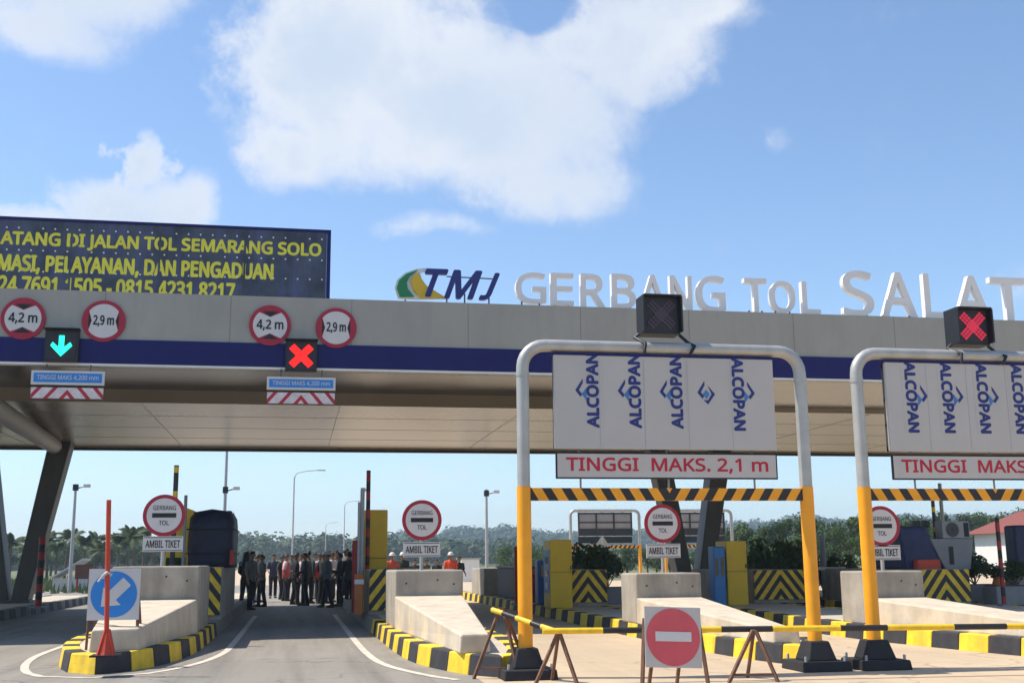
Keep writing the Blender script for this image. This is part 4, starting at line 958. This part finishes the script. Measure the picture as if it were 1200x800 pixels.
def house():
    y = 78; a = at(1132, 626, y + 7.5); e = at(1320, 664, y); zt = at(1160, 623, y).z; zr = at(1190, 604, y).z
    t = thing('house', 'white walled house with red roof behind the trees', 'house', (a.x, y, 0))
    W_ = e.x - a.x; D = 7
    b = MB(); b.box((.4, 0, -.1), (W_, D, zt), M['wall_white']); b.build('wall', t)
    b = MB(); b.hexa([(-.2, -.7, zt - .02), (W_ + .6, -.7, zt - .02), (W_ + .6, D + .7, zt - .02), (-.2, D + .7, zt - .02)], [(2.6, D * .42, zr + .5), (W_ - 2.4, D * .42, zr + .5), (W_ - 2.4, D * .58, zr + .5), (2.6, D * .58, zr + .5)], M['roof_red']); b.build('roof', t)
    for x in (1.0, 2.6, 4.4, 6.4):
        b = MB(); b.box((x, -.04, .9), (x + .7, -.004, 1.9), M['sign_white']); wd = b.build('window', t)
        b = MB(); b.box((x + .06, -.05, .96), (x + .64, -.042, 1.84), M['glass_dark']); b.build('pane', wd)
house()
t = thing('site_cabin', 'low pale cabin beyond the barrier beside the people', 'cabin', (at(541, 660, 80).x, 80, 0))
b = MB(); b.box((0, 0, -.02), (1.25, 2, at(541, 655, 80).z), M['wall_white']); b.build('wall', t, bevel=.03)
b = MB(); b.box((-.1, -.1, at(541, 655, 80).z + .002), (1.35, 2.1, at(541, 653.5, 80).z), M['galv']); b.build('roof', t)
t = thing('canvas_shelter', 'pale sloping canvas shelter below the palms', 'shelter', (at(82, 680, 66).x, 66, 0))
z = [at(62, 672, 66).z, at(98, 656, 66).z]; x0, x1 = at(60, 670, 66).x - t.location.x, at(96, 670, 66).x - t.location.x
b = MB(); b.add([(x0, 0, z[0] - .25), (x1, 0, z[1]), (x1, 2.6, z[1]), (x0, 2.6, z[0] - .25), (x0, 0, z[0] - .17), (x1, 0, z[1] + .1), (x1, 2.6, z[1] + .1), (x0, 2.6, z[0] - .17)], [(0, 3, 2, 1), (4, 5, 6, 7), (0, 1, 5, 4), (1, 2, 6, 5), (2, 3, 7, 6), (3, 0, 4, 7)], M['canvas']); b.build('roof', t)
b = MB(); b.hexa([(x0 + .08, .1, -.02), (x1 - .1, .1, -.02), (x1 - .1, 2.5, -.02), (x0 + .08, 2.5, -.02)], [(x0 + .08, .1, z[0] - .27), (x1 - .1, .1, z[0] - .2), (x1 - .1, 2.5, z[0] - .2), (x0 + .08, 2.5, z[0] - .27)], M['canvas']); b.build('side', t)
t = thing('notice_board', 'brown board on red legs left of the keep left board', 'board', (at(98, 680, 64).x, 64, 0))
x0, x1 = at(88, 670, 64).x - t.location.x, at(109, 670, 64).x - t.location.x; zt, zb = at(98, 661, 64).z, at(98, 678, 64).z
b = MB(); b.box((x0, 0, zb), (x1, .06, zt), M['board_brown']); b.build('board', t)
for x in (x0 + .12, x1 - .15):
    b = MB(); b.bar((x, .1, -.02), (x, .1, zt), .09, M['red_dark']); b.build('leg', t)

# ------------------------------------------------------------------ trees and plants
def leafcloud(seed, clumps, per, leaf, m, flat=.9):
    g = random.Random(seed); b = MB(); V = []; F = []
    for (cx, cy, cz, r) in clumps:
        for _ in range(per):
            u = Vector((g.gauss(0, 1), g.gauss(0, 1), g.gauss(0, 1))).normalized() * r * (g.random() ** .45); u.z *= flat
            c = Vector((cx, cy, cz)) + u; nn = (u.normalized() * 1.1 + Vector((g.gauss(0, .55), g.gauss(0, .55), g.gauss(.25, .55)))).normalized(); a = nn.orthogonal().normalized(); a.rotate(Matrix.Rotation(g.uniform(0, 6.28), 3, nn)); d = nn.cross(a); s = leaf * g.uniform(.6, 1.4)
            n = len(V); V += [c + a * s, c + d * s * .55, c - a * s, c - d * s * .55]; F.append((n, n + 1, n + 2, n + 3))
    b.add(V, F, m); return b
def tree(seed, h, w, m, name='tree'):
    g = random.Random(seed); t = thing(name, 'x', 'tree', (0, 0, 0))
    b = MB(); b.tube([(0, 0, -.1), (.05, .02, h * .3), (.12, -.05, h * .62)], [h * .03, h * .022, h * .012], M['bark'], 8)
    cl = []
    for k in range(13):
        a = g.uniform(0, 6.28); q = g.random(); rr = w * math.sqrt(g.random()) * (1 - .55 * max(0, q - .35)); z = h * (.36 + .52 * q)
        c = (rr * math.cos(a), rr * math.sin(a), z, w * g.uniform(.28, .48)); cl.append(c); 
        if k < 7: b.tube([(.05, 0, h * .32 + k * .04 * h), (c[0] * .5, c[1] * .5, (z + h * .35) / 2 + .1), (c[0] * .9, c[1] * .9, z)], [h * .013, h * .009, h * .003], M['bark'], 6)
    b.build('trunk', t); leafcloud(seed + 50, cl, 260, .17 * h / 8, m).build('crown', t, recalc=False); return t
def palm(seed, h):
    g = random.Random(seed); t = thing('palm_tree', 'x', 'palm tree', (0, 0, 0))
    lean = Vector((g.uniform(-.6, .6), g.uniform(-.3, .3), 0)); top = Vector((0, 0, h)) + lean
    b = MB(); b.tube([(0, 0, -.1), Vector((0, 0, h * .5)) + lean * .3, top], [.2, .15, .11], M['bark'], 8); b.build('trunk', t)
    b = MB(); V = []; F = []
    for k in range(19):
        a = k * 2.4 + g.uniform(-.2, .2); el = g.uniform(-.25, 1.25); L_ = g.uniform(2.2, 3.0); d = Vector((math.cos(a), math.sin(a), 0)); P = []
        for i in range(9):
            s = i / 8 * L_; P.append(top + d * (s * math.cos(el) * .95) + Vector((0, 0, s * math.sin(el) - .16 * s * s)))
        b.tube(P, [.03] * 4 + [.015] * 5, M['leaf_palm'], 4)
        side = Vector((-d.y, d.x, 0))
        for i in range(1, 9):
            for j in range(3):
                q = P[i - 1].lerp(P[i], j / 3); l = .75 * math.sin(math.pi * (.12 + .85 * i / 9)) * g.uniform(.8, 1.1)
                for s_ in (-1, 1):
                    e = q + side * s_ * l * .8 + d * l * .45 - Vector((0, 0, l * .5)); n = len(V); w_ = (P[i] - P[i - 1]).normalized() * .085
                    V += [q - w_, q + w_, e]; F.append((n, n + 1, n + 2))
    b.add(V, F, M['leaf_palm']); b.build('crown', t, recalc=False); return t
def shrub(seed, w, h, m, leaf=.07, per=130):
    g = random.Random(seed); t = thing('shrub', 'x', 'shrub', (0, 0, 0)); cl = []; b = MB()
    for k in range(9):
        a = g.uniform(0, 6.28); rr = w * math.sqrt(g.random()) * .75; c = (rr * math.cos(a), rr * math.sin(a) * .7, h * g.uniform(.3, .85), w * g.uniform(.25, .42)); cl.append(c); b.tube([(0, 0, -.02), (c[0] * .5, c[1] * .5, c[2] * .5), c[:3]], [.02, .014, .005], M['bark'], 5)
    b.build('stem', t); leafcloud(seed + 9, cl, per, leaf, m).build('foliage', t, recalc=False); return t

def plant(proto, used, loc, rz, sc, label, group):
    if not used: o = proto
    else: o = dup(proto)
    o.location = loc; o.rotation_euler = (0, 0, rz); o.scale = sc; o['label'] = label; o['group'] = group; return o
g = random.Random(21)
PT = [tree(s, 8, 3.0, M['leaf']) for s in (101, 102, 103, 104)]; used = set()
TL = 'bushy green tree in the wood behind the right toll lanes'
rows = [(880, 604, 150), (905, 606, 142), (928, 600, 155), (952, 598, 150), (975, 606, 140), (1000, 603, 150), (1022, 598, 145), (1046, 600, 152), (1070, 597, 150), (1095, 596, 145), (1120, 600, 150), (1145, 594, 150), (1170, 594, 150), (1195, 592, 150), (1220, 592, 150), (1245, 596, 150),
        (892, 620, 120), (940, 622, 118), (985, 618, 122), (1012, 622, 112), (1060, 612, 120), (1110, 610, 118), (1160, 604, 128), (1205, 604, 125), (865, 612, 165), (845, 612, 175)]
for i, (px, py, y) in enumerate([(a, b, d * (.60 if a < 1080 else .78)) for a, b, d in rows]):
    k = i % 4; c = at(px, 655, y); hgt = at(px, py, y).z; s = hgt / 7.9
    plant(PT[k], k in used, (c.x, y, -.1), g.uniform(0, 6.28), (s * g.uniform(.85, 1.1), s * g.uniform(.85, 1.1), s), TL, 'trees of the wood at the right'); used.add(k)
low = [tree(s, 5, 2.6, M['leaf']) for s in (141, 142)]
for i in range(17):
    px = 610 + i * 18 + g.uniform(-6, 6); y = g.uniform(92, 112); c = at(px, 655, y); q = low[i % 2] if i < 2 else dup(low[i % 2]); sc = (at(px, 640 + g.uniform(-4, 5), y).z) / 4.9
    q.location = (c.x, y, -.1); q.rotation_euler = (0, 0, g.uniform(0, 6)); q.scale = (sc * 1.5, sc * 1.5, sc); q['label'] = 'low bushy tree beyond the distant height gauges'; q['group'] = 'low trees beyond the plaza'
PB = [tree(s, 6, 2.6, M['leaf_dark']) for s in (111, 112)]; used = set()
for i, (px, py, y) in enumerate([(60, 632, 170), (82, 634, 165), (105, 630, 170), (128, 633, 168), (150, 628, 172), (172, 632, 165), (195, 636, 168), (225, 634, 170), (30, 634, 168), (0, 634, 170)]):
    k = i % 2; c = at(px, 660, y); s = at(px, py, y).z / 5.9
    plant(PB[k], k in used, (c.x, y, -.1), g.uniform(0, 6.28), (s * 1.25, s * 1.25, s), 'dark leafy tree behind the palms at left', 'trees behind the palms'); used.add(k)
PP = [palm(s, 5.2) for s in (121, 122, 123)]; used = set()
for i, (px, py, y) in enumerate([(56, 620, 120), (66, 628, 112), (76, 616, 125), (97, 625, 118), (112, 620, 125), (122, 632, 108), (137, 622, 118), (149, 618, 122), (157, 612, 116), (168, 616, 124), (178, 626, 110), (190, 622, 120), (243, 630, 125), (12, 622, 120), (36, 626, 118)]):
    k = i % 3; c = at(px, 660, y); s = at(px, py, y).z / 6.6
    plant(PP[k], k in used, (c.x, y, -.1), g.uniform(0, 6.28), (s, s, s), 'slender palm in the grove left of the round toll sign', 'palms of the grove at left'); used.add(k)
SH = shrub(131, .8, 1.2, M['leaf_dark']); SP = shrub(133, .75, .7, M['leaf'], .06, 150)
def planter(px, y, w, label):
    c = at(px, 690, y); t = thing('planter', label, 'planter', (c.x, y, KH - .012), 0, 'dark planter boxes on the islands')
    b = MB(); b.box((-w, -.3, 0), (w, .3, .42), M['grey_metal']); b.build('box', t, bevel=.02); b = MB(); b.box((-w + .05, -.25, .421), (w - .05, .25, .44), M['soil']); b.build('soil', t); return c
first = True
for (px, y, w, lab, lab2, zt) in ((712, 29.5, .5, 'dark planter behind the barrier of the no entry board', 'dark shrub in the planter left of the round sign above the no entry board', 1.7), (1143, 27, .55, 'dark planter right of the air conditioner booth', 'dark shrub right of the air conditioner booth', 1.55), (1190, 25.5, .7, 'dark planter at the right edge behind the barrel', 'dark shrub at the right edge behind the barrel', 1.35)):
    c = planter(px, y, w, lab); o = SH if first else dup(SH); first = False
    o.location = (c.x, y, KH + .42); s = (zt - .65) / 1.35; o.scale = (w / .62, .55, s); o['label'] = lab2; o['category'] = 'shrub'; o['group'] = 'dark shrubs in planters'
first = True
for (px, y, lab, s) in ((915, 31, 'pale green shrub above the wide chevron bulkhead', 1.25), (945, 33, 'pale green shrub just left of the right orange leg of the first gauge', 1.1), (890, 33, 'pale green shrub beside the yellow machine and wide chevrons', 1.0), (690, 33, 'small green shrub behind the chevrons right of the left orange gauge leg', 1.2), (978, 32, 'small green shrub between the two orange gauge legs', .9)):
    o = SP if first else dup(SP); first = False; c = at(px, 690, y)
    o.location = (c.x, y, KH - .01); o.scale = (s * 1.1, s, s * 1.75); o['label'] = lab; o['group'] = 'green shrubs on the islands'; o.rotation_euler = (0, 0, s * 7)
# rough grass strip under the palms
b = MB(); gg = random.Random(4); V = []; F = []
for _ in range(5200):
    x, y = gg.uniform(-46, -9.4), gg.uniform(60, 110); h = gg.uniform(.2, .55); a = gg.uniform(0, 3.14); n = len(V)
    V += [(x - .1 * math.cos(a), y - .1 * math.sin(a), -.02), (x + .1 * math.cos(a), y + .1 * math.sin(a), -.02), (x + gg.uniform(-.12, .12), y, h)]; F.append((n, n + 1, n + 2))
b.add(V, F, M['leaf_palm']); o = b.build('grass', recalc=False); tag(o, 'rough grass below the palms at left', 'grass', kind='stuff')

# ------------------------------------------------------------------ people
def skinmesh(verts, edges, radii, sub=1, root=0):
    me = bpy.data.meshes.new('skin'); me.from_pydata(verts, edges, []); o = bpy.data.objects.new('skin', me); COL.objects.link(o)
    md = o.modifiers.new('s', 'SKIN'); md.use_smooth_shade = True
    for i, r in enumerate(radii):
        sv = me.skin_vertices[0].data[i]; sv.radius = r if isinstance(r, tuple) else (r, r); sv.use_root = (i == root)
    sb = o.modifiers.new('u', 'SUBSURF'); sb.levels = sub; sb.render_levels = sub
    bpy.context.view_layer.update(); ev = bpy.data.meshes.new_from_object(o.evaluated_get(bpy.context.evaluated_depsgraph_get()))
    V = [tuple(v.co) for v in ev.vertices]; F = [tuple(p.vertices) for p in ev.polygons]
    bpy.data.objects.remove(o); bpy.data.meshes.remove(me); bpy.data.meshes.remove(ev); return V, F
_cm = {}
def cloth(c):
    if c not in _cm: _cm[c] = mat('cloth', tuple(q * (.55 if max(c) < .4 else .9) for q in c), .85, var=.2, scale=9, bump=.2, bscale=14)
    return _cm[c]
def person(px, pyf, y, h, face, shirt, trousers, label, sleeve=.6, stride=.08, armf=(-.08, .02), hat=None, hair='short', vest=None, bend=0.):
    c = at(px, pyf, y); t = thing('person', label, 'person', (c.x, y, .0), R(face), 'people standing at the toll gate')
    s = h / 1.72
    def P(x, yy, z): return (x * s, yy * s, z * s)
    J = dict(pel=P(0, 0, .93), sp=P(0, -.01, 1.13), ch=P(0, -.005, 1.33), nb=P(0, .0, 1.47), nk=P(0, -.012, 1.535), h0=P(0, -.02, 1.585), h1=P(0, -.022, 1.655), h2=P(0, -.01, 1.70))
    Rr = dict(pel=(.15, .115), sp=(.135, .10), ch=(.165, .11), nb=(.075, .07), nk=(.052, .052), h0=(.078, .088), h1=(.090, .106), h2=(.066, .080))
    E_ = [('pel', 'sp'), ('sp', 'ch'), ('ch', 'nb'), ('nb', 'nk'), ('nk', 'h0'), ('h0', 'h1'), ('h1', 'h2')]
    for q, sd in (('l', 1), ('r', -1)):
        af = armf[0] if sd > 0 else armf[1]; st = stride * sd
        J['sh' + q] = P(sd * .18, .0, 1.405); J['el' + q] = P(sd * .235, .03 + af * .2, 1.13); J['wr' + q] = P(sd * .215, -.06 + af * 1.6, .90 + max(0, -af) * 1.2); J['hd' + q] = P(sd * .205, -.075 + af * 2.0, .825 + max(0, -af) * 1.35)
        J['hp' + q] = P(sd * .09, 0, .87); J['kn' + q] = P(sd * .10, -.02 + st * .5, .49); J['an' + q] = P(sd * .105, .02 + st, .085); J['to' + q] = P(sd * .12, -.13 + st, .035)
        Rr.update({'sh' + q: .062, 'el' + q: .043, 'wr' + q: .03, 'hd' + q: (.038, .024), 'hp' + q: .098, 'kn' + q: .06, 'an' + q: .043, 'to' + q: .04})
        E_ += [('ch', 'sh' + q), ('sh' + q, 'el' + q), ('el' + q, 'wr' + q), ('wr' + q, 'hd' + q), ('pel', 'hp' + q), ('hp' + q, 'kn' + q), ('kn' + q, 'an' + q), ('an' + q, 'to' + q)]
    def grow(keys, grow_r, m, name, sub=1, extra=None, root=0, J=J):
        idx = {k: i for i, k in enumerate(keys)}; ed = [(idx[a], idx[b_]) for a, b_ in E_ if a in idx and b_ in idx]
        rr = [tuple((q + grow_r - (.03 if name == 'body' and k in ('pel', 'sp', 'ch', 'hpl', 'hpr', 'knl', 'knr', 'shl', 'shr') else 0)) * s for q in (Rr[k] if isinstance(Rr[k], tuple) else (Rr[k], Rr[k]))) for k in keys]
        V, F = skinmesh([J[k] for k in keys], ed, rr, sub, root); b = MB(); b.add(V, F, m, True)
        if extra: extra(b)
        return b.build(name, t)
    def hands(b):
        for q, sd in (('l', 1), ('r', -1)):
            hd = Vector(J['hd' + q]); d = (hd - Vector(J['wr' + q])).normalized()
            for k in range(4): o = hd + Vector((0, (k - 1.5) * .018 * s, 0)); L_ = (.075, .085, .08, .062)[k] * s; b.tube([o, o + d * L_ * .55, o + d * L_ + Vector((-sd * .02 * s, 0, 0))], [.009 * s, .0085 * s, .006 * s], M['skin'], 5)
            o = hd - d * .03 * s; b.tube([o, o + Vector((-sd * .01, -.035, -.02)) * s, o + d * .04 * s + Vector((-sd * .01, -.045, 0)) * s], [.011 * s, .01 * s, .007 * s], M['skin'], 5)
        hh = Vector(J['h1']); b.tube([hh + Vector((0, -.085, .0)) * s, hh + Vector((0, -.115, -.03)) * s], [.008 * s, .014 * s], M['skin'], 6)
        for sd in (-1, 1):
            b.tube([hh + Vector((sd * .076, .0, .02)) * s, hh + Vector((sd * .092, .01, .0)) * s, hh + Vector((sd * .076, .0, -.03)) * s], .01 * s, M['skin'], 5)
            e = hh + Vector((sd * .03, -.082, .005)) * s; b.tube([e, e + Vector((0, -.002, 0)) * s], .007 * s, M['sign_black'], 6)
        b.box(tuple(hh + Vector((-.025, -.092, -.058)) * s), tuple(hh + Vector((.025, -.085, -.048)) * s), M['red_dark'])
    grow(list(J), 0, M['skin'], 'body', extra=hands)
    def loft(b, rings, m, n=16):
        V = [(cx * s + rx * s * math.cos(2 * math.pi * k / n), cy * s + ry * s * math.sin(2 * math.pi * k / n), z * s) for cx, cy, z, rx, ry in rings for k in range(n)]
        b.add(V, [(a * n + k, a * n + (k + 1) % n, (a + 1) * n + (k + 1) % n, (a + 1) * n + k) for a in range(len(rings) - 1) for k in range(n)] + [tuple(range(n))[::-1], tuple(range(len(V) - n, len(V)))], m, True)
    m = cloth(shirt); b = MB(); k = .9 + .2 * (hash(label) % 7) / 7 if False else 1.
    loft(b, [(0, 0, .84, .172, .132), (0, 0, .92, .172, .130), (0, -.005, 1.06, .156, .116), (0, -.005, 1.22, .170, .122), (0, 0, 1.34, .190, .122), (0, .004, 1.415, .175, .105), (0, .004, 1.45, .12, .088), (0, .0, 1.49, .070, .070)], m)
    for q in 'lr':
        a, e, w = (Vector(J[z + q]) for z in ('sh', 'el', 'wr')); c0 = a + Vector((-.05 if a.x > 0 else .05, 0, .005)) * s
        if sleeve > .9: b.tube([c0, a, a.lerp(e, .5), e, e.lerp(w, .92)], [.07 * s, .078 * s, .066 * s, .060 * s, .046 * s], m, 10)
        else: b.tube([c0, a, a.lerp(e, .5), a.lerp(e, .85)], [.07 * s, .078 * s, .07 * s, .072 * s], m, 10)
    b.build('shirt', t)
    if vest:
        b = MB(); loft(b, [(0, 0, .86, .186, .146), (0, -.005, 1.06, .172, .132), (0, -.005, 1.22, .184, .136), (0, 0, 1.36, .176, .136), (0, .004, 1.43, .135, .11), (0, .004, 1.46, .10, .09)], cloth(vest)); b.build('vest', t)
    m = cloth(trousers); b = MB(); loft(b, [(0, 0, .76, .12, .10), (0, 0, .82, .158, .118), (0, 0, .92, .160, .118), (0, 0, 1.0, .145, .108)], m)
    for q in 'lr':
        h_, k_, a = (Vector(J[z + q]) for z in ('hp', 'kn', 'an')); b.tube([h_ + Vector((0, 0, .02)) * s, h_.lerp(k_, .4), k_, k_.lerp(a, .5), a + Vector((0, .0, .0))], [.098 * s, .092 * s, .072 * s, .066 * s, .064 * s], m, 12)
    b.build('trousers', t)
    b = MB()
    for q in 'lr':
        a = Vector(J['an' + q]); o = Vector(J['to' + q]); b.hexa([(a.x - .045 * s, a.y + .06 * s, 0), (a.x + .045 * s, a.y + .06 * s, 0), (o.x + .048 * s, o.y - .05 * s, 0), (o.x - .048 * s, o.y - .05 * s, 0)], [(a.x - .04 * s, a.y + .05 * s, .11 * s), (a.x + .04 * s, a.y + .05 * s, .11 * s), (o.x + .04 * s, o.y - .03 * s, .06 * s), (o.x - .04 * s, o.y - .03 * s, .06 * s)], M['shoe'])
    b.build('shoes', t, bevel=.01)
    b = MB(); hh = Vector(J['h1']) + Vector((0, .012, .018)) * s; n = 12; V = []; F = []
    for i in range(6):
        th = i / 5 * (R(88) if hair == 'short' else R(96))
        for k in range(n):
            a = 2 * math.pi * k / n; drop = (.035 if math.sin(a) > .2 else 0) * (i == 5); V.append(hh + Vector((.091 * math.sin(th) * math.cos(a), .004 + .107 * math.sin(th) * math.sin(a), .088 * math.cos(th) - (.062 * math.sin(a) + .026) * math.sin(th) ** 2)) * s)
    F = [(i * n + k, i * n + (k + 1) % n, (i + 1) * n + (k + 1) % n, (i + 1) * n + k) for i in range(5) for k in range(n)] + [tuple(range(60, 72))[::-1]]
    b.add(V, F, M['black_hair'], True)
    if hair == 'scarf': b.tube([hh + Vector((0, .02, .06)) * s, hh + Vector((0, .03, -.06)) * s, hh + Vector((0, .035, -.2)) * s, hh + Vector((0, .04, -.36)) * s], [.09 * s, .108 * s, .13 * s, .19 * s], M['black_hair'], 12)
    b.build('headscarf' if hair == 'scarf' else 'hair', t)
    if hat:
        b = MB(); V = []
        for i in range(6):
            th = i / 5 * R(92)
            for k in range(16): a = 2 * math.pi * k / 16; V.append(hh + Vector((.118 * math.sin(th) * math.cos(a), .135 * math.sin(th) * math.sin(a), .01 + .125 * math.cos(th))) * s)
        b.add(V, [(i * 16 + k, i * 16 + (k + 1) % 16, (i + 1) * 16 + (k + 1) % 16, (i + 1) * 16 + k) for i in range(5) for k in range(16)], hat, True)
        b.tube([hh + Vector((0, -.02, 0)) * s, hh + Vector((0, -.02, .012)) * s], [.15 * s, .135 * s], hat, 16); b.build('helmet' if hat is not M['canvas'] else 'cap', t)
DK = (.02, .02, .025)
PPL = [
    (287, 714, 37.2, 1.70, 150, (.03, .03, .035), (.02, .02, .022), 'person in black with a dark headscarf at the far left of the group', dict(hair='scarf', sleeve=1)),
    (293, 715, 36.2, 1.70, 60, (.24, .23, .24), DK, 'person in light grey shirt and dark trousers nearest the wrapped booth', dict(sleeve=.6)),
    (306, 711, 38.6, 1.62, -70, (.22, .22, .25), (.03, .03, .035), 'person in grey shirt standing second from the wrapped booth', dict(armf=(-.1, .0))),
    (319.5, 700, 48, 1.70, 5, (.07, .08, .13), DK, 'person in dark blue shirt standing apart with legs wide', dict(stride=.16, armf=(-.16, -.14))),
    (334, 704, 44, 1.66, 80, (.70, .50, .50), (.03, .03, .04), 'person in pale shirt with a red vest left of the person in black', dict(vest=(.60, .08, .09))),
    (345.5, 709, 40, 1.68, 100, (.022, .022, .026), (.02, .02, .022), 'person all in black in the middle of the group', dict(sleeve=1)),
    (352.5, 705, 43, 1.64, -40, (.72, .50, .52), (.05, .05, .08), 'person in pinkish shirt right of the person in black', dict()),
    (360, 708, 40.8, 1.75, 150, (.16, .165, .17), DK, 'tall person in dark grey shirt at the centre of the group', dict(sleeve=1)),
    (368, 702, 46, 1.72, 20, (.60, .58, .57), (.03, .03, .035), 'person in white shirt half hidden behind the tall person in dark grey', dict()),
    (374, 707, 41.5, 1.66, 20, (.62, .56, .55), (.03, .03, .04), 'person in bright red vest right of the centre', dict(vest=(.72, .03, .04))),
    (383, 714, 37.0, 1.66, -110, (.17, .20, .24), (.025, .03, .05), 'person in blue grey shirt with a pale cap walking', dict(hat=M['canvas'], stride=.2, sleeve=1)),
    (394, 702, 45, 1.80, -60, (.03, .03, .035), DK, 'tall person in dark shirt right of the person with the pale cap', dict(sleeve=1)),
    (404, 708, 40.5, 1.82, 95, (.22, .21, .23), (.02, .02, .025), 'tall person in grey shirt next to the dark red post', dict(sleeve=1)),
    (411, 706, 42.5, 1.72, -150, (.03, .03, .04), DK, 'person in dark clothes partly behind the dark red post', dict(sleeve=1)),
    (341, 703, 45, 1.64, -30, (.10, .10, .13), DK, 'person in dark slate shirt between the red vest at left and the person in black', dict(armf=(-.2, .0))),
    (388, 706, 42, 1.70, 40, (.50, .47, .45), (.03, .03, .04), 'person in off white shirt behind the person with the pale cap', dict(armf=(-.12, -.2))),
    (398, 712, 37.6, 1.64, -100, (.06, .06, .08), DK, 'shorter person in dark navy shirt in front of the tall persons at right', dict(sleeve=1, armf=(-.2, -.1))),
    (300, 706, 43, 1.66, 120, (.04, .04, .05), DK, 'person in black half hidden between the two grey shirts at left', dict(sleeve=1)),
    (357, 710, 39, 1.66, -90, (.05, .05, .06), DK, 'person in charcoal shirt turned sideways at the centre front of the group', dict(sleeve=1, armf=(-.15, -.05))),
    (378, 708, 40.5, 1.70, 130, (.04, .045, .05), DK, 'person in black jacket between the bright red vest and the pale cap', dict(sleeve=1)),
    (409, 713, 37, 1.68, 200, (.06, .06, .07), DK, 'person in dark clothes at the kerb beside the orange brown guard post', dict(sleeve=1)),
    (329, 702, 46, 1.64, 60, (.05, .05, .06), DK, 'person in dark shirt left of the red vest at the left', dict()),
    (459, 704, 44, 1.66, 10, (.55, .09, .05), DK, 'worker in orange red shirt and white helmet just right of the tall yellow machine', dict(hat=M['sign_white'])),
    (471.5, 703, 45, 1.68, -15, (.05, .06, .05), DK, 'worker in dark shirt and white helmet left of the round sign pole', dict(hat=M['sign_white'])),
    (486, 699, 49, 1.45, 0, (.05, .05, .055), DK, 'short person in dark shirt behind the barrier left of the sign plate pole', dict()),
    (499, 699, 49, 1.46, 30, (.20, .12, .08), DK, 'short person in brown shirt behind the barrier below the sign plate', dict()),
    (512, 699, 49, 1.44, -20, (.03, .03, .035), DK, 'short person in black behind the barrier right of the sign plate pole', dict()),
    (528, 704, 44, 1.66, 0, (.75, .10, .05), DK, 'worker in bright orange shirt and white helmet at the barrier end', dict(hat=M['sign_white'])),
    (538, 702, 46, 1.55, 20, (.03, .03, .035), DK, 'person in black beside the worker in bright orange', dict()),
]
for px, pyf, y, h, face, sh, tr, lab, kw in PPL: person(px, pyf, y, h, face, sh, tr, lab, **kw)
